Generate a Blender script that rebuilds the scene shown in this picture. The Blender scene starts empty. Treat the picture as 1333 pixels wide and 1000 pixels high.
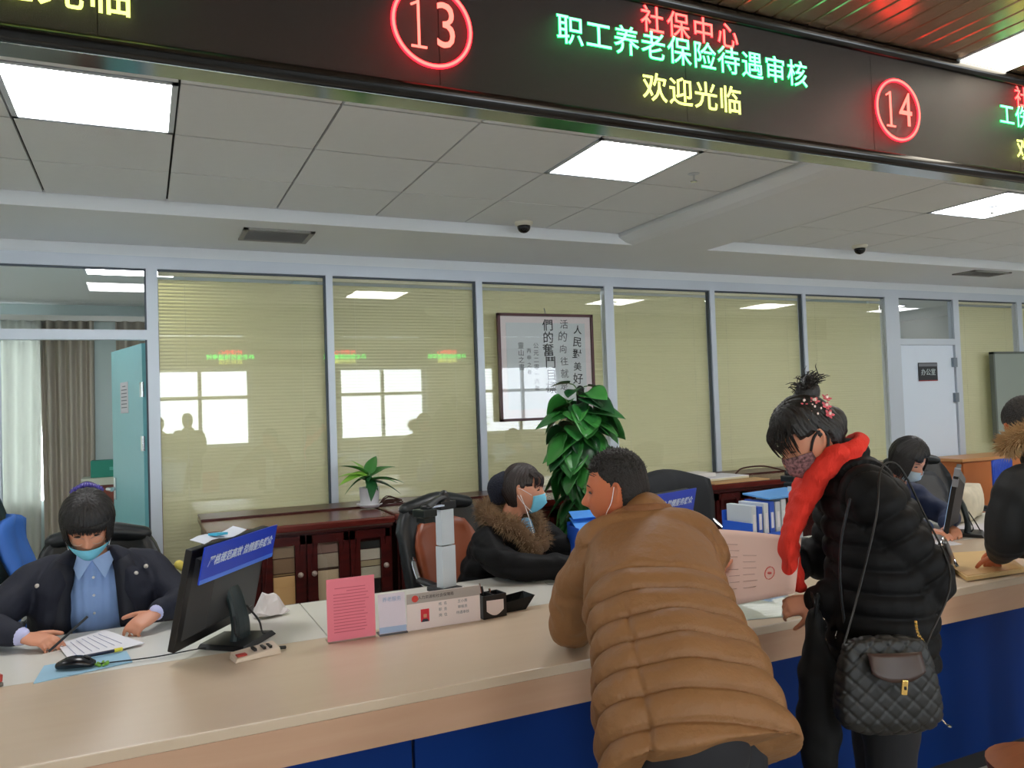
import bpy, bmesh, math, random
import numpy as np
from mathutils import Vector, Matrix, noise

sc = bpy.context.scene
COL = sc.collection
V = Vector
random.seed(7)

# ------------------------------------------------------------------ camera
F_PX = 1034.0
YAW, PITCH, ROLL = 0.4358, 0.0304, -0.0348
_cy, _sy = math.cos(YAW), math.sin(YAW)
_f = V((_sy*math.cos(PITCH), _cy*math.cos(PITCH), math.sin(PITCH)))
_r = V((_cy, -_sy, 0)); _u = _r.cross(_f)
_right = _r*math.cos(ROLL) + _u*math.sin(ROLL)
_up = _u*math.cos(ROLL) - _r*math.sin(ROLL)
cam_d = bpy.data.cameras.new('camera'); cam = bpy.data.objects.new('camera', cam_d); COL.objects.link(cam)
cam.matrix_world = Matrix(((_right.x, _up.x, -_f.x, 0), (_right.y, _up.y, -_f.y, 0), (_right.z, _up.z, -_f.z, 1.55), (0, 0, 0, 1)))
cam_d.sensor_fit = 'HORIZONTAL'; cam_d.sensor_width = 36.0; cam_d.lens = 36.0*F_PX/1333.0
cam_d.clip_start = 0.02; cam_d.clip_end = 200
sc.camera = cam

# ------------------------------------------------------------------ world, exposure
sc.view_settings.view_transform = 'Standard'; sc.view_settings.look = 'None'
sc.view_settings.gamma = 1.0; sc.view_settings.use_curve_mapping = False
sc.view_settings.exposure = 0.72
sc.cycles.use_denoising = True
sc.cycles.max_bounces = 8; sc.cycles.diffuse_bounces = 4; sc.cycles.transparent_max_bounces = 16
sc.cycles.sample_clamp_indirect = 6.0
world = bpy.data.worlds.new('overcast_sky'); sc.world = world; world.use_nodes = True
world.node_tree.nodes['Background'].inputs[0].default_value = (0.86, 0.93, 1.0, 1)
world.node_tree.nodes['Background'].inputs[1].default_value = 7.0

PANEL_EMIT = 12.0

# ------------------------------------------------------------------ materials
def lin(c):
    return tuple(((x/255.0)/12.92 if x/255.0 <= 0.04045 else (((x/255.0)+0.055)/1.055)**2.4) for x in c)
_M = {}
def mat(name, rgb, rough=0.6, metal=0.0, spec=0.5, noise_amt=0.0, noise_scale=20.0, bump=0.0, bump_scale=60.0, emit=None, estr=0.0, sheen=0.0, stretch=None, sub=0.0):
    if name in _M: return _M[name]
    m = bpy.data.materials.new(name); m.use_nodes = True
    nt = m.node_tree; b = nt.nodes['Principled BSDF']
    c = lin(rgb)
    b.inputs['Base Color'].default_value = (*c, 1); b.inputs['Roughness'].default_value = rough
    b.inputs['Metallic'].default_value = metal; b.inputs['Specular IOR Level'].default_value = spec
    if sub: b.inputs['Subsurface Weight'].default_value = sub; b.inputs['Subsurface Radius'].default_value = (0.01, 0.004, 0.002)
    if sheen: b.inputs['Sheen Weight'].default_value = sheen
    if emit: b.inputs['Emission Color'].default_value = (*lin(emit), 1); b.inputs['Emission Strength'].default_value = estr
    if noise_amt or bump:
        tc = nt.nodes.new('ShaderNodeTexCoord'); mp = nt.nodes.new('ShaderNodeMapping')
        nt.links.new(tc.outputs['Object'], mp.inputs[0])
        if stretch: mp.inputs['Scale'].default_value = stretch
    if noise_amt:
        n = nt.nodes.new('ShaderNodeTexNoise'); n.inputs['Scale'].default_value = noise_scale; n.inputs['Detail'].default_value = 5
        nt.links.new(mp.outputs[0], n.inputs[0])
        r = nt.nodes.new('ShaderNodeMapRange'); r.inputs[3].default_value = 1-noise_amt; r.inputs[4].default_value = 1+noise_amt
        nt.links.new(n.outputs[0], r.inputs[0])
        mx = nt.nodes.new('ShaderNodeVectorMath'); mx.operation = 'SCALE'; mx.inputs[0].default_value = c
        nt.links.new(r.outputs[0], mx.inputs['Scale']); nt.links.new(mx.outputs[0], b.inputs['Base Color'])
    if bump:
        n2 = nt.nodes.new('ShaderNodeTexNoise'); n2.inputs['Scale'].default_value = bump_scale; n2.inputs['Detail'].default_value = 4
        nt.links.new(mp.outputs[0], n2.inputs[0])
        bp = nt.nodes.new('ShaderNodeBump'); bp.inputs['Strength'].default_value = bump; bp.inputs['Distance'].default_value = 0.01
        nt.links.new(n2.outputs[0], bp.inputs['Height']); nt.links.new(bp.outputs[0], b.inputs['Normal'])
    _M[name] = m
    return m

def emission(name, rgb, strength):
    if name in _M: return _M[name]
    m = bpy.data.materials.new(name); m.use_nodes = True; nt = m.node_tree
    nt.nodes.remove(nt.nodes['Principled BSDF'])
    e = nt.nodes.new('ShaderNodeEmission'); e.inputs[0].default_value = (*lin(rgb), 1); e.inputs[1].default_value = strength
    nt.links.new(e.outputs[0], nt.nodes['Material Output'].inputs[0]); _M[name] = m
    return m

def glass(name, ior=1.5, tint=(1, 1, 1), rough=0.0):
    if name in _M: return _M[name]
    m = bpy.data.materials.new(name); m.use_nodes = True; nt = m.node_tree
    nt.nodes.remove(nt.nodes['Principled BSDF'])
    t = nt.nodes.new('ShaderNodeBsdfTransparent'); t.inputs[0].default_value = (*tint, 1)
    g = nt.nodes.new('ShaderNodeBsdfGlossy'); g.inputs['Roughness'].default_value = rough
    lw = nt.nodes.new('ShaderNodeLayerWeight'); lw.inputs[0].default_value = .5
    pw = nt.nodes.new('ShaderNodeMath'); pw.operation = 'POWER'; pw.inputs[1].default_value = 5.0
    f0 = ((ior-1)/(ior+1))**2
    fr = nt.nodes.new('ShaderNodeMath'); fr.operation = 'MULTIPLY_ADD'; fr.inputs[1].default_value = 1-f0; fr.inputs[2].default_value = f0
    nt.links.new(lw.outputs['Facing'], pw.inputs[0]); nt.links.new(pw.outputs[0], fr.inputs[0])
    mx = nt.nodes.new('ShaderNodeMixShader')
    nt.links.new(fr.outputs[0], mx.inputs[0]); nt.links.new(t.outputs[0], mx.inputs[1]); nt.links.new(g.outputs[0], mx.inputs[2])
    nt.links.new(mx.outputs[0], nt.nodes['Material Output'].inputs[0]); _M[name] = m
    return m

def wood(name, rgb, rgb2, rough=0.35, scale=(1, 1, 1), s=8.0, bump=0.0):
    if name in _M: return _M[name]
    m = bpy.data.materials.new(name); m.use_nodes = True; nt = m.node_tree; b = nt.nodes['Principled BSDF']
    b.inputs['Roughness'].default_value = rough
    tc = nt.nodes.new('ShaderNodeTexCoord'); mp = nt.nodes.new('ShaderNodeMapping'); mp.inputs['Scale'].default_value = scale
    n = nt.nodes.new('ShaderNodeTexNoise'); n.inputs['Scale'].default_value = s; n.inputs['Detail'].default_value = 6; n.inputs['Distortion'].default_value = 0.6
    cr = nt.nodes.new('ShaderNodeValToRGB'); cr.color_ramp.elements[0].position = .3; cr.color_ramp.elements[1].position = .7
    cr.color_ramp.elements[0].color = (*lin(rgb), 1); cr.color_ramp.elements[1].color = (*lin(rgb2), 1)
    nt.links.new(tc.outputs['Object'], mp.inputs[0]); nt.links.new(mp.outputs[0], n.inputs[0]); nt.links.new(n.outputs[0], cr.inputs[0])
    nt.links.new(cr.outputs[0], b.inputs['Base Color']); _M[name] = m
    return m

M_CEIL = mat('painted_plaster', (230, 234, 236), .85, noise_amt=.02, noise_scale=3)
M_TILE = mat('ceiling_board', (230, 234, 235), .9, bump=.15, bump_scale=150, noise_amt=.02)
M_JOINT = mat('joint_shadow_grey', (40, 40, 38), .9)
M_ALU = mat('pale_aluminium', (205, 213, 222), .4, metal=.15)
M_ALUD = mat('dark_gasket', (70, 80, 90), .5)
M_SLAT = mat('olive_cream_blind', (218, 215, 172), .45)
M_WALLP = mat('wall_paint', (205, 208, 205), .8)
M_LAM = wood('beige_laminate', (204, 184, 160), (201, 180, 155), .32, (0.6, 6, 6), 3)
M_FAS = wood('pinkish_laminate', (196, 158, 130), (186, 146, 118), .4, (0.5, 5, 5), 3)
M_DESK = mat('pale_desk_laminate', (214, 212, 204), .3, noise_amt=.02)
M_BLUE = mat('blue_counter_panel', (0, 42, 108), .6, spec=.15, noise_amt=.08, noise_scale=2)
M_MAHO = wood('mahogany_veneer', (78, 20, 16), (54, 12, 12), .28, (1, 8, 8), 4)
M_MAHOL = wood('mahogany_veneer_light', (104, 34, 26), (84, 24, 20), .25, (1, 8, 8), 4)
M_CHROME = mat('polished_chrome', (210, 212, 215), .12, metal=1)
M_BLACKP = mat('black_plastic', (22, 22, 24), .4)
M_GREYP = mat('dark_grey_plastic', (52, 54, 56), .45)
M_LEATHER = mat('black_leather', (26, 30, 33), .38, bump=.1, bump_scale=200)
M_WHITEP = mat('white_plastic', (226, 226, 224), .4)
M_SKIN = mat('skin', (206, 142, 112), .5, noise_amt=.05, noise_scale=12, sub=.15)
M_SKIN2 = mat('skin_ruddy', (198, 112, 74), .5, noise_amt=.05, noise_scale=12, sub=.15)
M_HAIR = mat('black_hair', (20, 16, 15), .42, bump=.4, bump_scale=90, stretch=(6, 1, 1))
M_HAIRB = mat('dark_brown_hair', (34, 22, 18), .45, bump=.4, bump_scale=90, stretch=(6, 1, 1))
M_BLACKC = mat('black_nylon', (11, 11, 13), .66, spec=.22, bump=.15, bump_scale=30)
M_NAVY = mat('navy_cloth', (14, 18, 36), .75, bump=.1, bump_scale=120)
M_PAPER = mat('white_paper', (226, 224, 228), .8)
M_MASK = mat('blue_surgical_mask', (120, 200, 225), .8)
M_WHITE = mat('white_cloth', (235, 235, 235), .8)
M_BROWNJ = mat('tan_brown_nylon', (136, 94, 54), .6, noise_amt=.05, noise_scale=6, bump=.6, bump_scale=30)

# ------------------------------------------------------------------ mesh helpers
def link(name, me, m=None, parent=None, smooth=False, kind=None, loc=None):
    o = bpy.data.objects.new(name, me); COL.objects.link(o)
    if m is not None and len(me.materials) == 0:
        for x in (m if isinstance(m, (list, tuple)) else [m]): me.materials.append(x)
    if smooth:
        me.polygons.foreach_set('use_smooth', [True]*len(me.polygons))
    if parent is not None: o.parent = parent
    if kind: o['kind'] = kind
    if loc is not None: o.location = loc
    return o

def obj(name, bm, m=None, parent=None, smooth=False, kind=None, loc=None, bevel=0):
    bmesh.ops.recalc_face_normals(bm, faces=bm.faces)
    if bevel: bmesh.ops.bevel(bm, geom=[e for e in bm.edges if e.calc_face_angle(0) > .6], offset=bevel, segments=2, affect='EDGES', profile=.6)
    me = bpy.data.meshes.new(name); bm.to_mesh(me); bm.free()
    return link(name, me, m, parent, smooth, kind, loc)

def tag(o, label, cat, group=None):
    o['label'] = label; o['category'] = cat
    if group: o['group'] = group
    return o

def thing(name, label, cat, loc=(0, 0, 0), rz=0, group=None):
    o = bpy.data.objects.new(name, None); COL.objects.link(o); o.location = loc; o.rotation_euler = (0, 0, rz); o.empty_display_size = .1
    return tag(o, label, cat, group)

def dup(root, loc, rz, label, group=None):
    r = root.copy(); COL.objects.link(r); r.location = loc; r.rotation_euler = (0, 0, rz); r['label'] = label
    if group: r['group'] = group
    for ch in list(root.children):
        c = ch.copy(); COL.objects.link(c); c.parent = r
        for g in ch.children:
            d = g.copy(); COL.objects.link(d); d.parent = c
    return r

def B(): return bmesh.new()

def box(bm, x0, x1, y0, y1, z0, z1, mi=0):
    vs = [bm.verts.new((x, y, z)) for z in (z0, z1) for y in (y0, y1) for x in (x0, x1)]
    for f in ((0, 2, 3, 1), (4, 5, 7, 6), (0, 1, 5, 4), (2, 6, 7, 3), (0, 4, 6, 2), (1, 3, 7, 5)):
        fc = bm.faces.new([vs[i] for i in f]); fc.material_index = mi
    return bm

def bx(x0, x1, y0, y1, z0, z1): return box(B(), x0, x1, y0, y1, z0, z1)

def obox(bm, c, sx, sy, sz, R=None):
    """box of full sizes centred at c, rotated by 3x3 R"""
    R = R or Matrix.Identity(3)
    vs = [bm.verts.new(V(c) + R @ V((x*sx/2, y*sy/2, z*sz/2))) for z in (-1, 1) for y in (-1, 1) for x in (-1, 1)]
    for f in ((0, 2, 3, 1), (4, 5, 7, 6), (0, 1, 5, 4), (2, 6, 7, 3), (0, 4, 6, 2), (1, 3, 7, 5)): bm.faces.new([vs[i] for i in f])
    return bm

def catmull(P, n):
    if len(P) < 3 or n <= 1:
        out = []
        for i in range(len(P)-1):
            for k in range(n): out.append(P[i] + (P[i+1]-P[i])*(k/n))
        return np.array(out + [P[-1]])
    Q = np.vstack([2*P[0]-P[1], P, 2*P[-1]-P[-2]]); out = []
    for i in range(1, len(Q)-2):
        for k in range(n):
            t = k/n; a, b, c, d = Q[i-1], Q[i], Q[i+1], Q[i+2]
            out.append(.5*((2*b)+(-a+c)*t+(2*a-5*b+4*c-d)*t*t+(-a+3*b-3*c+d)*t**3))
    return np.array(out + [Q[-2]])

def tube(bm, pts, rad, ref=(0, 1, 0), seg=14, sub=4, round_ends=(True, True), power=1.0, mi=0, jag=0):
    """closed loft: rad is r or (a, b): a sideways, b along ref"""
    P = np.array([list(p) for p in pts], float)
    R = np.array([(r, r) if np.isscalar(r) else tuple(r) for r in rad], float)
    A = catmull(np.hstack([P, R]), sub); P = A[:, :3]; R = np.maximum(A[:, 3:], 1e-4)
    T = np.gradient(P, axis=0); T /= np.linalg.norm(T, axis=1)[:, None] + 1e-12
    rings = []
    ref = np.array(ref, float)
    def frame(t, prev):
        b = ref - t*np.dot(ref, t)
        if np.linalg.norm(b) < .05: b = prev - t*np.dot(prev, t)
        b /= np.linalg.norm(b) + 1e-12
        return np.cross(t, b), b
    prev = np.array([.3, .9, .3])
    L = []
    n = len(P)
    fr = []
    for i in range(n):
        a, b = frame(T[i], prev); prev = b; fr.append((a, b))
    if round_ends[0]:
        for k in (.99, .85, .5): L.append((P[0]-T[0]*min(R[0])*k, R[0]*math.sqrt(max(0, 1-k*k)), fr[0]))
    for i in range(n): L.append((P[i], R[i], fr[i]))
    if round_ends[1]:
        for k in (.5, .85, .99): L.append((P[-1]+T[-1]*min(R[-1])*k, R[-1]*math.sqrt(max(0, 1-k*k)), fr[-1]))
    for p, r, (a, b) in L:
        ring = []
        for j in range(seg):
            th = 2*math.pi*j/seg; c, s = math.cos(th), math.sin(th)
            if power != 1.0: c = math.copysign(abs(c)**power, c); s = math.copysign(abs(s)**power, s)
            ring.append(bm.verts.new(tuple(p + a*r[0]*c + b*r[1]*s)))
        rings.append(ring)
    for i in range(len(rings)-1):
        for j in range(seg):
            f = bm.faces.new((rings[i][j], rings[i][(j+1) % seg], rings[i+1][(j+1) % seg], rings[i+1][j])); f.material_index = mi
    f = bm.faces.new(rings[0][::-1]); f.material_index = mi
    f = bm.faces.new(rings[-1]); f.material_index = mi
    return bm

def rod(bm, a, b, r, seg=10, r2=None):
    return tube(bm, [a, b], [r, r2 if r2 is not None else r], ref=(.31, .2, .9), seg=seg, sub=1, round_ends=(False, False))

def wire(bm, pts, r, seg=6, sub=5):
    return tube(bm, pts, [r]*len(pts), ref=(.13, .21, .97), seg=seg, sub=sub, round_ends=(False, False))

def lathe(bm, prof, c=(0, 0, 0), seg=24, axis='z'):
    rings = []
    for r, z in prof:
        ring = []
        for j in range(seg):
            th = 2*math.pi*j/seg; p = (r*math.cos(th), r*math.sin(th), z)
            ring.append(bm.verts.new((c[0]+p[0], c[1]+p[1], c[2]+p[2])))
        rings.append(ring)
    for i in range(len(rings)-1):
        for j in range(seg): bm.faces.new((rings[i][j], rings[i][(j+1) % seg], rings[i+1][(j+1) % seg], rings[i+1][j]))
    bm.faces.new(rings[0][::-1]); bm.faces.new(rings[-1])
    return bm

def sheet(pts, th=.0015):
    """thin solid from a grid of points pts[i][j]"""
    bm = B(); G = [[V(p) for p in row] for row in pts]; ni, nj = len(G), len(G[0])
    def nrm(i, j):
        a = G[min(i+1, ni-1)][j]-G[max(i-1, 0)][j]; b = G[i][min(j+1, nj-1)]-G[i][max(j-1, 0)]
        return a.cross(b).normalized()
    T = [[bm.verts.new(G[i][j]+nrm(i, j)*th/2) for j in range(nj)] for i in range(ni)]
    U = [[bm.verts.new(G[i][j]-nrm(i, j)*th/2) for j in range(nj)] for i in range(ni)]
    for i in range(ni-1):
        for j in range(nj-1):
            bm.faces.new((T[i][j], T[i+1][j], T[i+1][j+1], T[i][j+1])); bm.faces.new((U[i][j], U[i][j+1], U[i+1][j+1], U[i+1][j]))
    for i in range(ni-1):
        bm.faces.new((T[i][0], U[i][0], U[i+1][0], T[i+1][0])); bm.faces.new((T[i][-1], T[i+1][-1], U[i+1][-1], U[i][-1]))
    for j in range(nj-1):
        bm.faces.new((T[0][j], T[0][j+1], U[0][j+1], U[0][j])); bm.faces.new((T[-1][j], U[-1][j], U[-1][j+1], T[-1][j+1]))
    return bm

def quad_sheet(a, b, c, d, n=8, th=.002, fn=None):
    a, b, c, d = V(a), V(b), V(c), V(d); rows = []
    for i in range(n+1):
        u = i/n; rows.append([])
        for j in range(n+1):
            v = j/n; p = (a*(1-u)+b*u)*(1-v) + (d*(1-u)+c*u)*v
            if fn: p = p + V(fn(u, v))
            rows[-1].append(p)
    return sheet(rows, th)

def text_mesh(name, s, size, m, parent, M4, extrude=.001, align='CENTER', xscale=1.0, bold=0.0):
    cu = bpy.data.curves.new(name, 'FONT'); cu.body = s; cu.size = size; cu.extrude = extrude; cu.align_x = align; cu.align_y = 'CENTER'
    cu.resolution_u = 3; cu.offset = bold
    t = bpy.data.objects.new(name, cu); COL.objects.link(t)
    dg = bpy.context.evaluated_depsgraph_get(); me = bpy.data.meshes.new_from_object(t.evaluated_get(dg))
    bpy.data.objects.remove(t)
    me.transform(M4 @ Matrix.Diagonal((xscale, 1, 1, 1))); me.name = name
    me.materials.clear()
    return link(name, me, m, parent)

def plane_M(o, xdir, ydir):
    x = V(xdir).normalized(); y = V(ydir).normalized(); z = x.cross(y).normalized(); y = z.cross(x)
    return Matrix(((x.x, y.x, z.x, o[0]), (x.y, y.y, z.y, o[1]), (x.z, y.z, z.z, o[2]), (0, 0, 0, 1)))

def remesh(bm, voxel, iters=4, factor=.5):
    me = bpy.data.meshes.new('tmp'); bmesh.ops.recalc_face_normals(bm, faces=bm.faces); bm.to_mesh(me); bm.free()
    o = bpy.data.objects.new('tmp', me); COL.objects.link(o)
    r = o.modifiers.new('r', 'REMESH'); r.mode = 'VOXEL'; r.voxel_size = voxel
    if iters:
        s = o.modifiers.new('s', 'SMOOTH'); s.factor = factor; s.iterations = iters
    dg = bpy.context.evaluated_depsgraph_get(); out = bpy.data.meshes.new_from_object(o.evaluated_get(dg))
    bpy.data.objects.remove(o); bpy.data.meshes.remove(me)
    return out

def coords(me):
    a = np.empty(len(me.vertices)*3); me.vertices.foreach_get('co', a); return a.reshape(-1, 3)
def normals(me):
    a = np.empty(len(me.vertices)*3); me.vertices.foreach_get('normal', a); return a.reshape(-1, 3)
def set_coords(me, a):
    me.vertices.foreach_set('co', a.ravel()); me.update()

def polydist(P, line):
    """distance to and arclength along a polyline, for points P (n,3)"""
    line = np.array([list(p) for p in line], float); best = np.full(len(P), 1e9); s = np.zeros(len(P)); acc = 0
    for i in range(len(line)-1):
        a, b = line[i], line[i+1]; ab = b-a; L = np.linalg.norm(ab); t = np.clip(((P-a)@ab)/(L*L), 0, 1)
        d = np.linalg.norm(P-(a+t[:, None]*ab), axis=1); m = d < best; best[m] = d[m]; s[m] = acc+t[m]*L; acc += L
    return best, s
# ------------------------------------------------------------------ setting: shell
YW = 5.8
FL = obj('floor', bx(-3.4, 10.6, -4.2, 10.2, -.05, 0), mat('grey_floor_tile', (200, 196, 188), .3, noise_amt=.05, noise_scale=3), kind='structure')
obj('wall_left', bx(-3.4, -3.3, -4.2, 10.2, 0, 3.1), M_WALLP, kind='structure')
obj('wall_right', bx(10.5, 10.6, -4.2, 10.2, 0, 3.1), M_WALLP, kind='structure')

# wall behind the customers, with windows (seen mirrored in the partition glass)
wb = B(); YB = -3.0
wins = [(-2.6, -.6), (.05, 1.75), (3.3, 5.0), (6.2, 7.9)]
xs = [-3.3] + [v for w in wins for v in w] + [10.5]
for i in range(0, len(xs), 2): box(wb, xs[i], xs[i+1], YB-.25, YB, 0, 3.1)
for a, b in wins: box(wb, a, b, YB-.25, YB, 0, 1.05); box(wb, a, b, YB-.25, YB, 2.42, 3.1)
obj('wall_customer_side', wb, M_WALLP, kind='structure')
for i, (a, b) in enumerate(wins):
    w = B(); box(w, a, b, YB-.2, YB-.14, 1.05, 1.1); box(w, a, b, YB-.2, YB-.14, 2.37, 2.42); box(w, a, b, YB-.2, YB-.14, 1.88, 1.94)
    for x in (a, (a+b)/2-.03, b-.06): box(w, x, x+.06, YB-.2, YB-.14, 1.1, 2.37)
    obj('window_%d' % (i+1), w, M_ALU, kind='structure')

# ceiling: a root slab, boards as parts
CZ = 2.80
ceil = obj('ceiling', bx(-3.3, 10.5, 2.3, 4.9, CZ+.012, CZ+.06), M_JOINT, kind='structure')
# plaster drop by the partition, and the beam between the two tiled fields
SO = 2.72
pl = B(); box(pl, -3.3, 10.5, 4.89, 5.798, SO, CZ+.02); obj('soffit', pl, M_CEIL, ceil)
bmn = B()
prof = [(3.18, CZ+.02), (3.18, CZ-.03), (3.24, SO+.015), (3.30, SO), (3.98, SO), (4.02, SO+.01), (4.05, CZ), (4.05, CZ+.02)]
vs0 = [bmn.verts.new((x, 2.3, z)) for x, z in prof]; vs1 = [bmn.verts.new((x, 4.9, z)) for x, z in prof]
for i in range(len(prof)): j = (i+1) % len(prof); bmn.faces.new((vs0[i], vs0[j], vs1[j], vs1[i]))
bmn.faces.new(vs0); bmn.faces.new(vs1[::-1])
obj('ceiling_beam', bmn, M_CEIL, ceil)
TX = .605; TY = .5817
def tilemesh(w, d):
    b = B(); box(b, .0055, w-.0055, .0065, d-.0065, -.004, .012); me = bpy.data.meshes.new('ceiling_tile'); bmesh.ops.recalc_face_normals(b, faces=b.faces)
    b.to_mesh(me); b.free(); me.materials.append(M_TILE); return me
tm = tilemesh(TX, TY); tm2 = tilemesh(.6, TY)
lights = []
def field(x0, nx, w, me, lightset):
    for i in range(nx):
        for j in range(-1, 3):
            x = x0+i*w; y = 3.14+j*TY
            if (i, j) in lightset: lights.append((x, y, w)); continue
            link('ceiling_tile', me, None, ceil, loc=(x, y, CZ))
field(.146-5*TX, 10, TX, tm, {(4, 0), (8, 0), (0, 0)})
field(4.93-.6, 10, .6, tm2, {(1, 0), (5, 0), (9, 0)})
link('ceiling_tile', tilemesh(.28, 2.33), None, ceil, loc=(4.05, 2.56, CZ))

M_PANEL = emission('led_panel_white', (255, 255, 255), PANEL_EMIT)
def panel_light(x, y, w, d, z, label, facing=None):
    t = thing('ceiling_light', label, 'ceiling light', (x+w/2, y+d/2, z), group='flush ceiling light panels')
    f = B()
    for a in ((-w/2, -w/2+.022, -d/2, d/2), (w/2-.022, w/2, -d/2, d/2), (-w/2, w/2, -d/2, -d/2+.022), (-w/2, w/2, d/2-.022, d/2)): box(f, *a, -.006, .01)
    obj('frame', f, M_ALU, t)
    b = B(); vs = [b.verts.new(p) for p in ((-w/2+.02, -d/2+.02, -.002), (w/2-.02, -d/2+.02, -.002), (w/2-.02, d/2-.02, -.002), (-w/2+.02, d/2-.02, -.002))]
    b.faces.new(vs[::-1]); me = bpy.data.meshes.new('diffuser'); b.to_mesh(me); b.free(); link('diffuser', me, M_PANEL, t)
    return t
names = ['square white ceiling light panel above the seated clerk in the navy coat', 'square white ceiling light panel beside the sprinkler and the plaster beam',
         'square ceiling light panel far to the left, outside the door side', 'white ceiling light panel beyond the beam, above the red scarf woman',
         'white ceiling light panel over the far right desks', 'white ceiling light panel at the far right wall']
order = sorted(lights, key=lambda q: q[0])
lab = {}
for q in order:
    if q[0] < -1: l = names[2]
    elif q[0] < .2: l = names[0]
    elif q[0] < 3: l = names[1]
    elif q[0] < 6: l = names[3]
    elif q[0] < 9: l = names[4]
    else: l = names[5]
    panel_light(q[0]+.003, q[1]+.003, q[2]-.006, TY-.006, CZ, l)

# sprinklers, domes, vents
def sprinkler(x, y, label):
    t = thing('fire_sprinkler', label, 'sprinkler', (x, y, CZ), group='ceiling sprinklers')
    obj('escutcheon', lathe(B(), [(.0, 0), (.035, 0), (.03, -.008), (.012, -.01), (.012, -.012), (0, -.012)][1:-1]), M_ALU, t, smooth=False)
    b = B(); rod(b, (0, 0, -.01), (0, 0, -.045), .006); obj('stem', b, M_CHROME, t)
    obj('deflector', lathe(B(), [(.018, -.045), (.022, -.048), (.018, -.051)]), M_CHROME, t)
sprinkler(2.752, 3.465, 'small metal fire sprinkler just right of the middle ceiling light')
sprinkler(5.217, 3.437, 'small metal fire sprinkler right of the ceiling light beyond the beam')
M_DOME = mat('black_dome_glass', (16, 16, 18), .12)
def dome(x, y, label):
    t = thing('dome_camera', label, 'security camera', (x, y, CZ), group='ceiling dome cameras')
    obj('base', lathe(B(), [(.062, 0), (.062, -.015), (.052, -.028), (.045, -.03)]), mat('cream_housing', (225, 222, 205), .5), t, smooth=True)
    obj('dome', lathe(B(), [(.045, -.028), (.044, -.045), (.036, -.062), (.022, -.073), (.005, -.078)]), M_DOME, t, smooth=True)
dome(2.345, 4.76, 'black dome camera on the ceiling above the framed calligraphy')
dome(5.405, 4.70, 'black dome camera on the ceiling beyond the beam, above the scarf woman')
M_VENT = mat('grey_vent_metal', (150, 150, 146), .6)
def vent(x0, x1, y0, y1, label):
    t = thing('air_vent', label, 'air vent', ((x0+x1)/2, (y0+y1)/2, SO))
    hx, hy = (x1-x0)/2, (y1-y0)/2; f = B()
    for a in ((-hx, -hx+.03, -hy, hy), (hx-.03, hx, -hy, hy), (-hx, hx, -hy, -hy+.03), (-hx, hx, hy-.03, hy)): box(f, *a, -.012, 0)
    obj('frame', f, M_VENT, t)
    obj('backing', bx(-hx+.02, hx-.02, -hy+.02, hy-.02, -.003, 0), mat('vent_shadow', (88, 88, 84), .8), t)
    s = bpy.data.meshes.new('slat'); b = B(); obox(b, (0, 0, 0), 2*hx-.06, .016, .002, Matrix.Rotation(.6, 3, 'X')); b.to_mesh(s); b.free(); s.materials.append(M_VENT)
    n = int((2*hy-.06)/.024)
    for i in range(n): link('slat', s, None, t, loc=(0, -hy+.042+i*.024, -.008))
vent(.585, 1.02, 5.08, 5.42, 'rectangular grey louvred air vent in the plaster soffit above the first blinds')
vent(7.25, 7.8, 4.98, 5.22, 'grey louvred air vent in the soffit at the right end of the room')

# ------------------------------------------------------------------ back partition
ZT = 2.563
part = obj('wall_back', bx(-3.3, 10.5, YW-.0, YW+.14, 2.64, 2.95), M_CEIL, kind='structure')
obj('top_rail', bx(-3.3, 10.5, YW-.02, YW+.06, ZT, 2.645), M_ALU, part)
def mull(x0, x1, z0=0, z1=ZT, name='mullion'):
    b = B(); box(b, x0, x1, YW-.02, YW+.05, z0, z1); obj(name, b, M_ALU, part)
    if x1-x0 < .07: b = B(); box(b, x0-.012, x0, YW-.006, YW+.03, z0, z1); obj('gasket', b, M_ALUD, part)
MX = [(-3.3, -3.2), (-2.0, -1.93), (-.90, -.80), (.035, .105), (1.225, 1.275), (2.405, 2.46), (3.592, 3.68), (4.716, 4.77), (5.84, 5.882), (6.972, 7.175), (8.02, 8.11), (9.116, 9.2), (10.4, 10.5)]
for a, b_ in MX: mull(a, b_)
M_PANE = glass('partition_glass', 1.55)
bays = [(-3.2, -2.0), (-1.93, -.90), (.105, 1.225), (1.275, 2.405), (2.46, 3.592), (3.68, 4.716), (4.77, 5.84), (5.882, 6.972), (8.11, 9.116), (9.2, 10.4)]
for a, b_ in bays:
    obj('sill_rail', bx(a, b_, YW-.02, YW+.05, 0, .10), M_ALU, part)
    obj('glass_pane', bx(a, b_, YW+.004, YW+.012, .10, ZT), M_PANE, part)
    obj('glazing_bead', bx(a, b_, YW-.004, YW+.02, ZT-.012, ZT), M_ALUD, part)
# transoms over the two doors
for a, b_, zl in ((-.80, .035, 2.108), (7.175, 8.02, 2.09)):
    obj('transom_rail', bx(a, b_, YW-.02, YW+.05, zl-.02, zl+.045), M_ALU, part)
    obj('glass_pane', bx(a, b_, YW+.004, YW+.012, zl+.045, ZT), M_PANE, part)
    obj('glazing_bead', bx(a, b_, YW-.004, YW+.02, ZT-.012, ZT), M_ALUD, part)

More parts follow.
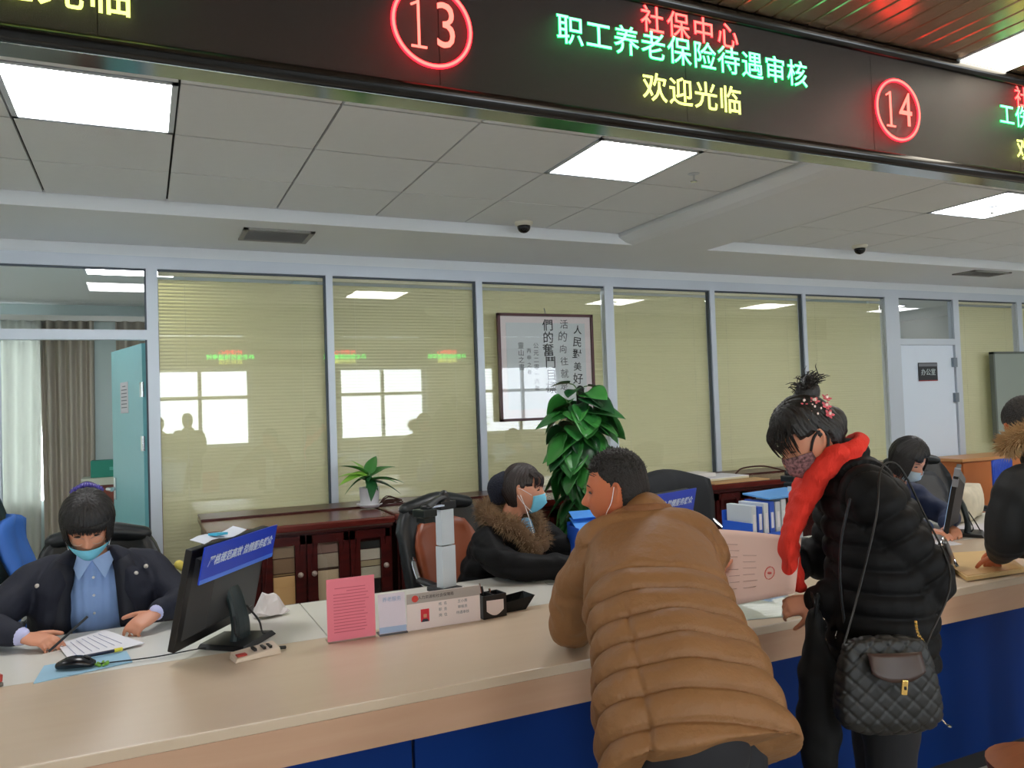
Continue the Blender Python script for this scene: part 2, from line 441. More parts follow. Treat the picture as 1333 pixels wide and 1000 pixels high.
# blinds: one thing per bay
def slats_mesh(w, z0, z1, pitch=.0235, tilt=1.0):
    b = B(); n = int((z1-z0)/pitch)
    for i in range(n):
        z = z0+i*pitch; rows = []
        for k in range(4):
            u = k/3-.5; y = u*.0125*1.1; zz = z + u*.029 + .0016*(1-4*u*u)
            rows.append((y - .0035*(1-4*u*u), zz))
        v = [[b.verts.new((x, y, zz)) for x in (0, w)] for y, zz in rows]
        for k in range(3): b.faces.new((v[k][0], v[k][1], v[k+1][1], v[k+1][0]))
    me = bpy.data.meshes.new('slats'); b.to_mesh(me); b.free(); return me
blabels = ['far left bay beside the outer wall', 'bay left of the open teal door', 'bay between the open teal door and the spider-leaf pot plant', 'bay behind the small potted plant',
           'bay carrying the framed calligraphy', 'bay right of the framed calligraphy', 'second bay right of the framed calligraphy', 'bay just left of the white door', 'bay just right of the white door', 'last bay at the right wall']
blabels[2] = 'bay just right of the open teal door'
for (a, b_), l in zip(bays, blabels):
    t = thing('venetian_blind', 'olive cream venetian blind lowered behind glass, ' + l, 'blind', (a+.004, YW+.05, 0), group='venetian blinds behind the glass partition')
    w = b_-a-.008
    s = link('slats', slats_mesh(w, .14, 2.525), M_SLAT, t, kind='stuff')
    obj('headrail', bx(0, w, -.015, .02, 2.53, 2.56), mat('cream_headrail', (225, 222, 190), .5), t)
    c = B()
    for x in (w*.15, w*.85): rod(c, (x, -.016, .13), (x, -.016, 2.53), .0012, 5)
    obj('ladder_cord', c, mat('cord_cream', (220, 218, 190), .7), t)
    obj('bottom_rail', bx(0, w, -.012, .012, .115, .135), mat('cream_headrail', (225, 222, 190), .5), t)

# right white door with sign
dR = obj('door_1', bx(7.185, 8.01, YW+.0, YW+.04, .01, 2.068), mat('white_door', (225, 236, 248), .35), kind='structure')
for z in (1.88, 1.50): obj('hinge', bx(7.97, 8.03, YW-.03, YW+.0, z-.05, z+.05), mat('steel_hinge', (130, 140, 150), .4, metal=.6), dR)
b = B(); rod(b, (7.25, YW-.05, 1.0), (7.36, YW-.05, 1.0), .009); rod(b, (7.25, YW-.05, 1.0), (7.25, YW, 1.0), .009); obj('door_handle', b, M_CHROME, dR)
ds = thing('door_sign', 'small black plate sign with white lettering on the white door', 'sign', (7.585, YW-.004, 1.785))
obj('plate', bx(-.145, .145, -.006, 0, -.095, .095), mat('sign_black', (28, 32, 40), .35), ds)
obj('header_strip', bx(-.145, .145, -.008, -.006, .055, .085), mat('sign_grey', (120, 124, 132), .5), ds)
text_mesh('lettering', '办公室', .075, mat('sign_white', (200, 215, 215), .5), ds, plane_M((0, -.008, -.01), (1, 0, 0), (0, 0, 1)))
obj('red_edge', bx(-.145, .145, -.007, 0, -.1, -.092), mat('sign_red', (170, 50, 60), .5), ds)

# open teal door on the left, hinged at the right jamb, swung into the office
dL = bpy.data.objects.new('door_2', None); COL.objects.link(dL); dL['kind'] = 'structure'; dL.location = (.02, YW+.05, 0)
M_TEAL = mat('teal_door', (128, 196, 202), .4, noise_amt=.03)
phi = math.radians(105)
dL.rotation_euler = (0, 0, phi)
obj('door_leaf', bx(0, .80, -.02, .02, .01, 2.07), M_TEAL, dL)
b = B(); rod(b, (.74, .02, 1.06), (.74, .075, 1.06), .014); rod(b, (.75, .075, 1.06), (.62, .075, 1.06), .012); box(b, .715, .765, .02, .028, .98, 1.14); obj('door_handle', b, M_CHROME, dL)
b = B(); rod(b, (.74, -.02, 1.06), (.74, -.065, 1.06), .009); rod(b, (.74, -.065, 1.06), (.62, -.065, 1.06), .009); obj('door_handle', b, M_CHROME, dL)
for z in (1.76, 1.40, .3): obj('hinge', bx(-.012, .03, .015, .03, z-.05, z+.05), M_CHROME, dL)
# ------------------------------------------------------------------ office behind the left door
M_OFW = mat('office_wall', (198, 214, 216), .8)
obj('wall_office', box(box(box(box(box(box(bx(-.75, 10.5, 8.45, 8.55, 0, 2.7), -3.3, -2.4, 8.45, 8.55, 0, 2.7), -2.4, -.75, 8.45, 8.55, 0, .85), -2.4, -.75, 8.45, 8.55, 2.45, 2.7), 1.15, 1.2, 5.95, 8.45, 0, 2.7), 6.9, 6.95, 5.95, 8.45, 0, 2.7), 6.9, 6.95, 8.44, 8.45, 0, 2.7), M_OFW, kind='structure')  # window gap at the left added so daylight brightens the office
obj('ceiling_office', bx(-3.3, 10.5, 5.93, 8.5, 2.66, 2.72), M_CEIL, kind='structure')
cu = thing('window_curtain', 'long grey beige curtain hanging in folds, seen through the open left doorway', 'curtain', (-.60, 8.37, 0))
def folds(x0, x1, z0, z1, amp, n, seed):
    rnd = random.Random(seed); rows = []; N = n*8
    ph = [rnd.uniform(-.6, .6) for _ in range(n+2)]
    for i in range(N+1):
        u = i/N; col = []
        for j in range(7):
            v = j/6; w = amp*(.75+.25*v); k = u*n
            y = w*math.sin(2*math.pi*k + ph[int(k)]*.5) + .2*w*math.sin(5.3*k)
            xx = x0+(x1-x0)*u; c = (x0+x1)/2
            col.append((c+(xx-c)*(1-.10*math.sin(math.pi*v*.8)*0 - .08*(1-v)), y, z0+(z1-z0)*v))
        rows.append(col)
    return sheet(rows, .003)
M_CUR = mat('beige_curtain', (182, 174, 162), .9, bump=.2, bump_scale=200)
obj('curtain_panel', folds(-.24, .20, .05, 2.5, .05, 5, 3), M_CUR, cu, smooth=True)
obj('curtain_rail', bx(-1.9, 1.7, -.02, .02, 2.5, 2.55), M_WHITEP, cu)
def sheer():
    m = mat('sheer_curtain', (206, 208, 202), .9); nt = m.node_tree
    tr = nt.nodes.new('ShaderNodeBsdfTranslucent'); tr.inputs[0].default_value = (.62, .64, .60, 1); mx = nt.nodes.new('ShaderNodeMixShader'); mx.inputs[0].default_value = .35
    nt.links.new(nt.nodes['Principled BSDF'].outputs[0], mx.inputs[1]); nt.links.new(tr.outputs[0], mx.inputs[2]); nt.links.new(mx.outputs[0], nt.nodes['Material Output'].inputs[0]); return m
cu2 = thing('window_curtain', 'pale sheer curtain at the left edge of the open doorway', 'curtain', (-1.40, 8.38, 0))
obj('curtain_panel', folds(-.6, .58, .05, 2.5, .035, 10, 5), sheer(), cu2, smooth=True)
cu3 = thing('window_curtain', 'short grey curtain behind the top of the teal door', 'curtain', (.20, 8.37, 0))
obj('curtain_panel', folds(-.42, .45, .05, 2.5, .04, 8, 9), M_CUR, cu3, smooth=True)
# office light on its ceiling
t = thing('ceiling_light', 'white ceiling light panel inside the office behind the left doorway', 'ceiling light', (-.06, 6.33, 2.66))
obj('frame', bx(-.31, .31, -.28, .28, -.012, 0), M_ALU, t)
b = B(); vs = [b.verts.new(p) for p in ((-.29, -.26, -.014), (.29, -.26, -.014), (.29, .26, -.014), (-.29, .26, -.014))]; b.faces.new(vs[::-1])
me = bpy.data.meshes.new('diffuser'); b.to_mesh(me); b.free(); link('diffuser', me, M_PANEL, t)
for lx, ll in ((3.0, 'added light panel in the unseen back room behind the calligraphy'), (5.4, 'added light panel in the unseen back room behind the scarf woman'), (8.3, 'added light panel in the unseen room behind the white door')):
    q = dup(t, (lx, 7.1, 2.66), 0, ll)  # unseen lamps added to brighten the rooms behind the blinds
# shelf cupboard with green box
t = thing('office_cupboard', 'low reddish wooden cupboard against the office wall beside the teal door', 'cupboard', (-.28, 8.05, 0))
obj('body', bx(-.2, .5, -.15, .2, 0, 1.0), wood('red_office_wood', (128, 62, 44), (108, 48, 34), .4, (1, 1, 4), 6), t)
obj('top', bx(-.22, .52, -.17, .22, 1.0, 1.06), mat('pale_shelf_top', (186, 190, 176), .5), t)
t = thing('green_box', 'green flat box lying on the cupboard behind the teal door', 'box', (-.26, 8.1, 1.06))
obj('carton', bx(-.17, .2, -.1, .1, 0, .15), mat('green_card', (30, 130, 112), .6), t, bevel=.005)
obj('label_strip', bx(-.02, .14, -.103, -.1, .06, .09), mat('green_card_pale', (90, 175, 160), .6), t)
# paper taped on the teal door (door-local +y face)
nd = thing('door_notice', 'sheet of white paper taped on the open teal door', 'notice'); nd.parent = None
Mdoor = Matrix.Translation((.02, YW+.05, 0)) @ Matrix.Rotation(phi, 4, 'Z')
nd.matrix_world = Mdoor @ Matrix.Translation((.45, .021, 1.72))
b = B(); obox(b, (0, .001, 0), .20, .002, .22); obj('paper', b, M_PAPER, nd)
b = B()
for k in range(7): obox(b, (.0, .0025, .08-.025*k), .14 if k else .08, .0012, .006)
obj('printed_lines', b, mat('print_grey', (120, 125, 130), .7), nd)

# ------------------------------------------------------------------ wooden credenzas along the partition
def credenza(x0, x1, yf, label, ndoors, first):
    t = thing('wooden_credenza', label, 'cabinet', (x0, 0, 0), group='mahogany cabinets under the partition')
    w = x1-x0; yb = YW-.04; H = .90
    obj('carcass', bx(.02, w-.02, yf+.03, yb, .08, H-.05), M_MAHO, t)
    obj('plinth', bx(.04, w-.04, yf+.06, yb, 0, .08), M_MAHO, t)
    b = bx(0, w, yf, yb, H-.045, H); obj('worktop', b, M_MAHOL, t, bevel=.012)
    b = bx(.01, w-.01, yf+.015, yb, H-.065, H-.046); obj('cornice', b, M_MAHO, t, bevel=.006)
    b = bx(.0, w, yb-.33, yb, H, H+.012); obj('back_ledge', b, M_MAHO, t, bevel=.004)
    dw = (w-.06)/ndoors
    for i in range(ndoors):
        a = .03+i*dw+.006; c = a+dw-.012; z0, z1 = .12, H-.075; gx = min(.066, dw*.27); cx = (a+c)/2
        # door frame with an arched glazed opening
        arch = [(cx-gx, z0+.33)] + [(cx-gx*math.cos(th), (z1-.07)+gx*.9*math.sin(th)) for th in np.linspace(0, math.pi, 11)] + [(cx+gx, z0+.33)] + [(cx+gx*math.cos(th), z0+.33-gx*.9*math.sin(th)) for th in np.linspace(.3, math.pi-.3, 7)]
        n = len(arch); bm = B()
        def ring_outer(px, pz):
            # matching point on the rectangle
            dx, dz = px-cx, pz-(z0+z1)/2
            s = min(((c-a)/2)/abs(dx) if abs(dx) > 1e-6 else 1e9, ((z1-z0)/2)/abs(dz) if abs(dz) > 1e-6 else 1e9)
            return cx+dx*s, (z0+z1)/2+dz*s
        y0, y1 = yf+.005, yf+.03
        fi = [bm.verts.new((x, y0, z)) for x, z in arch]; bi = [bm.verts.new((x, y1, z)) for x, z in arch]
        O = [ring_outer(x, z) for x, z in arch]; fo = [bm.verts.new((x, y0, z)) for x, z in O]; bo = [bm.verts.new((x, y1, z)) for x, z in O]
        for k in range(n):
            m = (k+1) % n
            bm.faces.new((fi[k], fi[m], fo[m], fo[k])); bm.faces.new((fi[k], bi[k], bi[m], fi[m])); bm.faces.new((fo[k], fo[m], bo[m], bo[k])); bm.faces.new((bi[k], bo[k], bo[m], bi[m]))
        d = obj('door', bm, M_MAHO, t)
        zc = (z0+z1)/2
        full = B(); box(full, a, c, y0+.004, y1-.002, z0, z0+.05); box(full, a, c, y0+.004, y1-.002, z1-.05, z1); box(full, a, a+.03, y0+.004, y1-.002, z0, z1); box(full, c-.03, c, y0+.004, y1-.002, z0, z1)
        obj('door_rails', full, M_MAHO, d)
        gp = B(); box(gp, cx-gx-.01, cx+gx+.01, yf+.018, yf+.021, z0+.2, z1-.005); obj('door_glass', gp, glass('cabinet_glass', 1.5), d)
        kx = (c-.035) if i % 2 == first else (a+.035)
        b = B(); rod(b, (kx, yf+.006, .60), (kx, yf-.018, .60), .006); tube(b, [(kx, yf-.016, .60), (kx, yf-.030, .60)], [.017, .013], ref=(0, 0, 1), seg=14, sub=2)
        obj('knob', b, mat('pale_knob', (168, 150, 140), .3), d, smooth=True)
    # interior seen through the glass: dark back, shelf and stored paper
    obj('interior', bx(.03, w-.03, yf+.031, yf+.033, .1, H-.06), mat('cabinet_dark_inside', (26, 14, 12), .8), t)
    return t
rnd = random.Random(4)
def cabinet_papers(x, w, yf, cols, label):
    t = thing('paper_stack', label, 'papers', (x, yf+.026, 0), group='stored paper stacks behind the cabinet glass')
    z = .37
    for h, c in cols:
        obj('paper_bundle', bx(-w/2, w/2, -.004, .0045, z, z+h-.006), mat('bundle_%d_%d_%d' % c, c, .8), t); z += h
CA = credenza(.32, 1.43, 4.88, 'dark red wooden cabinet with arched glass doors, small potted plant on top', 4, 1)
CB = credenza(1.45, 6.6, 4.96, 'long dark red wooden cabinet behind the middle clerk, papers on its top', 18, 1)
dwA = (1.11-.06)/4
for i in range(4):
    cx = .32+.03+dwA*(i+.5)
    cabinet_papers(cx, .125, 4.88, [[(.23, (226, 182, 124)), (.015, (150, 120, 80)), (.09, (140, 112, 84)), (.09, (150, 128, 104))],
                                    [(.23, (226, 182, 124)), (.015, (150, 120, 80)), (.09, (140, 112, 84)), (.09, (150, 128, 104))],
                                    [(.24, (206, 184, 150)), (.01, (90, 70, 50)), (.09, (162, 148, 128)), (.08, (132, 104, 92))],
                                    [(.06, (90, 78, 70)), (.09, (40, 30, 28)), (.08, (190, 182, 160)), (.04, (170, 156, 124)), (.07, (196, 188, 170)), (.05, (34, 36, 34))]][i],
                   ['stored paper bundles behind the leftmost arched glass of the cabinet', 'tan paper bundles behind arched glass right of the monitor', 'grey beige bundles behind arched glass left of the pink sheet', 'flat folders stacked behind arched glass right of the pink sheet'][i])
dwB = (5.15-.06)/18
for i in range(3):
    cx = 1.45+.03+dwB*(i+.5)
    cabinet_papers(cx, .13, 4.96, [(.12, (30, 24, 24)), (.08, (140, 120, 80)), (.08, (190, 172, 112)), (.07, (170, 152, 104)), (.06, (40, 44, 40))],
                   ['yellowish folders behind glass just right of the gap between the cabinets', 'yellowish folders behind the arched glass beside the grey scanner post', 'yellowish folders behind the arched glass hidden by the brown chair'][i])

# things on the cabinets
t = thing('closed_book', 'white closed book on the folders on the long cabinet', 'book', (4.08, 5.35, .912+.022))
obj('cover', bx(-.17, .17, -.12, .12, 0, .03), mat('book_white', (226, 220, 214), .6), t, bevel=.003)
obj('page_block', bx(-.165, .172, -.117, .123, .004, .026), M_PAPER, t)
t = thing('document_folder', 'pale flat folder lying under the white book on the long cabinet', 'folder', (4.22, 5.27, .912), .1)
obj('cover', bx(-.25, .28, -.16, .16, 0, .014), mat('folder_cream', (216, 208, 176), .6), t)
obj('inner_sheets', bx(-.24, .29, -.15, .15, .0141, .021), M_PAPER, t)
t = thing('document_folder', 'tan envelope folder lying at the front edge of the long cabinet', 'folder', (4.3, 5.07, .9), .05)
obj('cover', bx(-.28, .3, -.09, .08, 0, .008), mat('kraft_paper', (200, 160, 110), .7), t)
t = thing('cable_coil', 'dark brown cable looped on the long cabinet beside the folders', 'cable', (4.75, 5.3, .912))
b = B(); wire(b, [(-.15, .1, .01), (-.05, .12, .05), (.12, .05, .06), (.25, -.05, .02), (.3, -.1, .008)], .007); obj('cord', b, mat('brown_cable', (70, 30, 26), .4), t)

# ------------------------------------------------------------------ grey board, right
t = thing('grey_board', 'large grey green board with dark frame standing at the right of the white door', 'board', (9.35, YW-.06, 0))
obj('panel', bx(-.78, .78, -.015, .015, 1.0, 1.97), mat('board_grey_green', (150, 160, 150), .5), t)
b = B(); box(b, -.80, -.775, -.025, .025, .98, 1.99); box(b, .775, .80, -.025, .025, .98, 1.99); box(b, -.8, .8, -.025, .025, 1.965, 1.99); box(b, -.8, .8, -.025, .025, .98, 1.005); obj('frame', b, mat('board_frame', (100, 108, 100), .5), t)
b = B(); rod(b, (-.7, 0, 0), (-.7, 0, 1.0), .012); rod(b, (.7, 0, 0), (.7, 0, 1.0), .012); box(b, -.72, -.68, -.25, .03, 0, .02); box(b, .68, .72, -.25, .03, 0, .02); obj('stand', b, M_CHROME, t)
t = thing('orange_cupboard', 'orange wooden cupboard in the far right corner behind the blue chair', 'cupboard', (7.75, 5.45, 0))
M_OR = wood('orange_wood', (206, 122, 66), (190, 106, 54), .4, (1, 1, 4), 5)
obj('body', bx(-.4, .75, -.15, .2, 0, .86), M_OR, t); obj('top', bx(-.42, .77, -.18, .22, .86, .89), mat('orange_wood_top', (214, 152, 96), .35), t)
b = B(); box(b, -.39, .17, -.165, -.15, .03, .85); obj('door', b, mat('orange_wood_door', (200, 116, 62), .4), t)
b = B(); box(b, .18, .74, -.165, -.15, .03, .85); obj('door', b, mat('orange_wood_door', (200, 116, 62), .4), t)
t = thing('blue_mesh_chair', 'blue perforated chair back in front of the orange cupboard', 'chair', (7.3, 4.85, 0), .2)
b = B(); rows = [[(-.2+.4*i/8, .03*math.sin(math.pi*i/8)+.0, .55+.36*j/6) for j in range(7)] for i in range(9)]
tmp = sheet(rows, .02); obj('backrest', tmp, mat('blue_chair_shell', (36, 76, 190), .5, bump=.8, bump_scale=60), t, smooth=True)
obj('seat', bx(-.22, .22, -.42, -.0, .42, .46), mat('blue_chair_shell', (36, 76, 190), .5), t, bevel=.01)
for sx in (-.2, .2):
    for sy in (-.4, 0): b = B(); rod(b, (sx, sy, .42), (sx*1.05, sy, 0), .011); obj('leg', b, M_CHROME, t)

# ------------------------------------------------------------------ framed calligraphy on the partition
t = thing('framed_calligraphy', 'framed white calligraphy scroll with black brush characters, hung on the glass partition', 'picture frame', (3.0, YW-.05, 1.877))
fw, fh, bw = .437, .433, .022
b = B(); box(b, -fw, fw, -.02, .012, fh-bw, fh); box(b, -fw, fw, -.02, .012, -fh, -fh+bw); box(b, -fw, -fw+bw, -.02, .012, -fh, fh); box(b, fw-bw, fw, -.02, .012, -fh, fh)
obj('frame', b, mat('dark_rosewood', (72, 26, 28), .35), t)
obj('mount', bx(-fw+.01, fw-.01, -.004, .01, -fh+.01, fh-.01), mat('mount_silk', (226, 216, 214), .7), t)
obj('rice_paper', bx(-fw+.075, fw-.075, -.006, -.004, -fh+.09, fh-.075), mat('rice_paper_grey', (206, 212, 212), .7), t)
obj('picture_glass', bx(-fw+.012, fw-.012, -.012, -.010, -fh+.012, fh-.012), glass('frame_glass', 1.45), t)
M_INK = mat('ink_black', (18, 18, 20), .6); M_INKG = mat('ink_thin', (70, 72, 74), .6)
cols = [(.29, .30, '人民對美好生', .088, M_INK), (.155, .345, '活的向往就是', .082, M_INKG), (.02, .335, '們的奮鬥目標', .104, M_INK)]
for x, z0, s, sz, m in cols:
    n = len(s)
    for k, ch in enumerate(s):
        r = Matrix.Rotation(random.uniform(-.15, .1), 4, 'Z')
        text_mesh('brush_character', ch, sz*random.uniform(.85, 1.15), m, t, plane_M((x+random.uniform(-.012, .012), -.0065, z0-k*(.60/n)*1.02), (1, 0, 0), (0, 0, 1)) @ r, .0004, bold=.0007 if m is M_INK else 0)
for x, z0, s, sz in [(-.10, .17, '公元二零一六年', .05), (-.165, .13, '丙申之春', .042), (-.235, .17, '靈山之書', .055)]:
    for k, ch in enumerate(s): text_mesh('brush_character', ch, sz, M_INKG, t, plane_M((x, -.0065, z0-k*.058), (1, 0, 0), (0, 0, 1)), .0004)
b = B(); rod(b, (0, -.0, fh), (0, .02, fh+.05), .004); obj('hanging_hook', b, M_CHROME, t)

# ------------------------------------------------------------------ plants
def leaf_mesh(name, L, W, heart=.25, fold=.18, droop=.35, m=None):
    rows = []; n = 8
    for i in range(n+1):
        u = i/n; w = W*math.sin(math.pi*min(1, u**(.62)*1.0))**.8*(1 if u > 0 else 0) if 0 < u < 1 else 0.0004
        w = max(w, .0006); r = []
        for j in range(7):
            v = j/6*2-1
            y = L*u - heart*W*abs(v)**1.5*(1-u)*1.2*(1 if w > .001 else 0)
            z = fold*w*abs(v)*1.0 - droop*L*u*u + .02*W*math.sin(u*14)*abs(v)
            r.append((v*w, y, z))
        rows.append(r)
    bm = sheet(rows, .0012); bmesh.ops.recalc_face_normals(bm, faces=bm.faces)
    me = bpy.data.meshes.new(name); bm.to_mesh(me); bm.free(); me.materials.append(m)
    me.polygons.foreach_set('use_smooth', [True]*len(me.polygons)); return me
M_LEAF = [mat('pothos_green', (44, 112, 48), .35, noise_amt=.15, noise_scale=8), mat('pothos_dark', (26, 78, 38), .35, noise_amt=.15, noise_scale=8), mat('pothos_light', (58, 132, 56), .35, noise_amt=.1, noise_scale=8)]
PX, PY = 2.64, 4.62
t = thing('pothos_plant', 'tall leafy green pothos on a dark totem pole in front of the calligraphy', 'plant', (PX, PY, 0))
obj('pot', lathe(B(), [(.11, 0), (.13, .02), (.17, .28), (.18, .32), (.165, .32), (.15, .27)]), mat('pot_cream', (206, 200, 188), .4), t, smooth=True)
obj('soil', lathe(B(), [(.15, .262), (.15, .285)]), mat('dark_soil', (46, 34, 26), .95), t)
b = B(); tube(b, [(0, 0, .27), (0, 0, .8), (0.01, 0, 1.3), (.012, 0, 1.66)], [.03, .03, .028, .026], seg=12, sub=3); obj('totem_pole', b, mat('moss_pole', (22, 28, 22), .95, bump=1, bump_scale=60), t)
lm = [leaf_mesh('leaf', .215, .10, droop=.25, m=M_LEAF[k]) for k in range(3)] + [leaf_mesh('leaf', .18, .084, droop=.25, m=M_LEAF[k]) for k in range(3)]
rnd = random.Random(11); stems = B()
def place_leaf(root, me, base, yaw, pitch, roll=0, sc_=1.0, name='leaf'):
    o = link(name, me, None, root); o.location = base
    o.rotation_euler = (Matrix.Rotation(yaw, 3, 'Z') @ Matrix.Rotation(pitch, 3, 'X') @ Matrix.Rotation(roll, 3, 'Y')).to_euler(); o.scale = (sc_,)*3
    return o
# yaw 0 = leaf points +y; camera side is around yaw = pi (pointing -y)
for k in range(120):
    z = .62 + .95*((k+.5)/120)**.92 + rnd.uniform(-.03, .03)
    prof_r = .10 + .16*max(0, math.sin(math.pi*min(1, max(0, (z-.5)/1.25))))**.7
    yaw = rnd.uniform(0, 2*math.pi); rr = prof_r*rnd.uniform(.55, 1)
    d = V((-math.sin(yaw), math.cos(yaw), 0)); base = V((0, 0, z)) + d*rr*.55 + V((0, 0, .05))
    wire(stems, [(0, 0, z-.08), tuple(V((0, 0, z-.01))+d*rr*.3), tuple(base)], .0035, 5, 3)
    place_leaf(t, lm[rnd.choice([0, 0, 1, 1, 2, 3, 4, 5])], base, yaw+rnd.uniform(-.3, .3), rnd.uniform(-1.15, -.35) if z < 1.35 else rnd.uniform(-.6, .1), rnd.uniform(-.5, .5), rnd.uniform(.8, 1.15))
# the crown's own large leaves as the photograph shows them
for (yaw, pit, z, s, k) in [(1.35, -.15, 1.50, 1.2, 0), (-1.3, .1, 1.5, 1.25, 0), (-1.5, -.25, 1.46, 1.5, 2), (2.2, -.2, 1.66, .6, 1), (-2.0, -.1, 1.68, .55, 1), (1.2, .1, 1.70, .6, 1), (1.7, -.5, 1.36, 1.3, 2), (-1.0, -.5, 1.32, 1.3, 0), (2.9, -.9, 1.22, 1.2, 2), (3.4, -.8, 1.33, 1.2, 0)]:
    d = V((-math.sin(yaw), math.cos(yaw), 0)); base = V((0, 0, z))+d*.06
    wire(stems, [(0, 0, z-.06), tuple(V((0, 0, z-.01))+d*.03), tuple(base)], .004, 5, 3)
    place_leaf(t, lm[k], base, yaw, pit, rnd.uniform(-.3, .3), s)
obj('stems', stems, mat('stem_green', (70, 110, 50), .5), t)

t = thing('potted_plant', 'small broad-leaved plant in a white pot on the left cabinet', 'plant', (1.385, 5.33, .912))
obj('pot', lathe(B(), [(.055, .012), (.062, .03), (.068, .13), (.072, .135), (.064, .135), (.060, .12)]), mat('white_ceramic', (222, 222, 226), .3), t, smooth=True)
obj('saucer', lathe(B(), [(.06, 0), (.088, .022), (.088, .028), (.06, .012)]), mat('white_ceramic', (222, 222, 226), .3), t, smooth=True)
obj('soil', lathe(B(), [(.058, .115), (.058, .125)]), mat('dark_soil', (46, 34, 26), .95), t)
M_D = [mat('dieff_green', (64, 128, 56), .4, noise_amt=.12), mat('dieff_lime', (146, 196, 78), .4, noise_amt=.15), mat('dieff_dark', (34, 92, 46), .4, noise_amt=.1)]
dl = [leaf_mesh('leaf', .21, .046, heart=0, fold=.3, droop=.45, m=M_D[k]) for k in range(3)]
for yaw, pit, s, k in [(1.75, .55, .95, 1), (1.3, .8, .9, 0), (1.9, .15, 1.0, 1), (1.6, -.15, .9, 0), (-.6, 1.0, .95, 0), (-1.3, .65, 1.0, 0), (-1.6, .3, 1.05, 0), (-1.8, .0, 1.0, 2), (-2.2, .35, .9, 0), (3.1, -.3, .9, 2), (.4, 1.1, .9, 1), (2.5, .6, .8, 0), (2.8, .25, .6, 2), (-2.6, -.35, .5, 2)]:
    o = place_leaf(t, dl[k], (0, 0, .17+.05*rnd.random()), yaw, pit, rnd.uniform(-.4, .4), s)
b = B()
for k in range(5): wire(b, [(.02*math.cos(k*1.3), .02*math.sin(k*1.3), .11), (.012*math.cos(k*1.3), .012*math.sin(k*1.3), .17), (0, 0, .24)], .006, 6, 3)
obj('stems', b, M_D[0], t)
t = thing('dried_twigs', 'small heap of dried brown twigs beside the white pot', 'dried plant', (1.50, 5.30, .912))
b = B()
for k in range(14):
    a = rnd.uniform(-.6, .6); wire(b, [(-.07+.02*rnd.random(), .02*rnd.uniform(-1, 1), .01), (.0, .05*a, .05*rnd.random()+.02), (.1, .08*a, .01+.03*rnd.random())], .0035, 5, 3)
obj('twig_bundle', b, mat('dry_brown', (64, 34, 26), .8), t)
# ------------------------------------------------------------------ service counter
CT = .78; YF = 2.125
X0, X1 = -3.28, 10.0
cnt = thing('service_counter', 'long service counter with beige top, pinkish fascia and blue front panels', 'counter', (0, 0, 0))
obj('countertop', bx(X0, X1, YF, 2.80, CT-.03, CT), M_LAM, cnt, bevel=.004)
obj('fascia', bx(X0, X1, YF+.003, YF+.045, .652, CT-.0305), M_FAS, cnt)
x = X0
while x < X1-.1:
    x2 = min(X1, x+.988)
    obj('front_panel', bx(x+.004, x2-.004, YF+.06, YF+.08, .09, .652), M_BLUE, cnt, bevel=.003); x = x2
obj('kick_board', bx(X0, X1, YF+.10, YF+.12, 0, .09), mat('kick_black', (20, 22, 26), .5), cnt)
dk = obj('carcass', bx(X0, X1, YF+.085, 2.78, .09, CT-.032), mat('counter_core', (60, 62, 70), .7), cnt)
# clerk desks: boards with seams
def desk(x0, x1, label):
    t = thing('clerk_desk', label, 'desk', (x0, 0, 0), group='pale desks behind the counter')
    obj('desktop', bx(.0015, x1-x0-.0015, 2.803, 3.36, CT-.028, CT-.001), M_DESK, t, bevel=.003)
    for xx in (.05, x1-x0-.07): obj('side_panel', bx(xx, xx+.02, 2.85, 3.30, 0, CT-.029), M_DESK, t)
    obj('edge_band', bx(.0015, x1-x0-.0015, 3.3605, 3.3645, CT-.028, CT-.001), mat('grey_edge', (150, 150, 146), .5), t)
    return t
dx = [-3.28, -1.40, .57, 1.26, 2.55, 4.52, 6.5, 8.4, 10.0]
dlab = ['pale desk board far left beyond the picture', 'pale desk board where the clerk in the navy coat works', 'pale desk board behind the pink sheet and the name stand', 'pale desk board of the clerk with the fur collar',
        'pale desk board behind the standing scarf woman', 'pale desk board under the pillow and papers at the right', 'pale desk board behind the right-hand customer', 'pale desk board at the far right wall end']
for a, b_, l in zip(dx[:-1], dx[1:], dlab): desk(a, b_, l)

# ------------------------------------------------------------------ LED sign band over the counter
ZL0, ZL1, YL = 2.47, 2.947, 2.20
led = thing('led_sign', 'long black LED display band with red, green and yellow Chinese text above the counter', 'led sign', (0, 0, 0))
nx = 13; mw = (9.9+1.9)/nx
M_LED = mat('led_face_black', (34, 24, 18), .24, spec=.55, bump=.5, bump_scale=900)
for i in range(nx): obj('display_module', bx(-1.9+i*mw+.0012, -1.9+(i+1)*mw-.0012, YL, YL+.03, ZL0+.045, ZL1-.04), M_LED, led)
M_LFR = mat('led_frame_black', (14, 13, 13), .22)
fr = B(); tube(fr, [(-1.92, YL-.0, ZL0+.022), (9.92, YL-.0, ZL0+.022)], [.024, .024], ref=(0, 0, 1), seg=16, sub=1, round_ends=(False, False)); obj('lower_frame', fr, M_LFR, led, smooth=True)
fr = B(); tube(fr, [(-1.92, YL-.0, ZL1-.02), (9.92, YL-.0, ZL1-.02)], [.024, .024], ref=(0, 0, 1), seg=16, sub=1, round_ends=(False, False)); obj('upper_frame', fr, M_LFR, led, smooth=True)
obj('housing', bx(-1.92, 9.92, YL+.031, YL+.075, ZL0+.006, ZL1+.03), M_LFR, led)
obj('underside_trim', bx(-1.92, 9.92, YL+.0, YL+.082, ZL0-.004, ZL0+.002), mat('mirror_trim', (176, 186, 182), .12, metal=1), led)
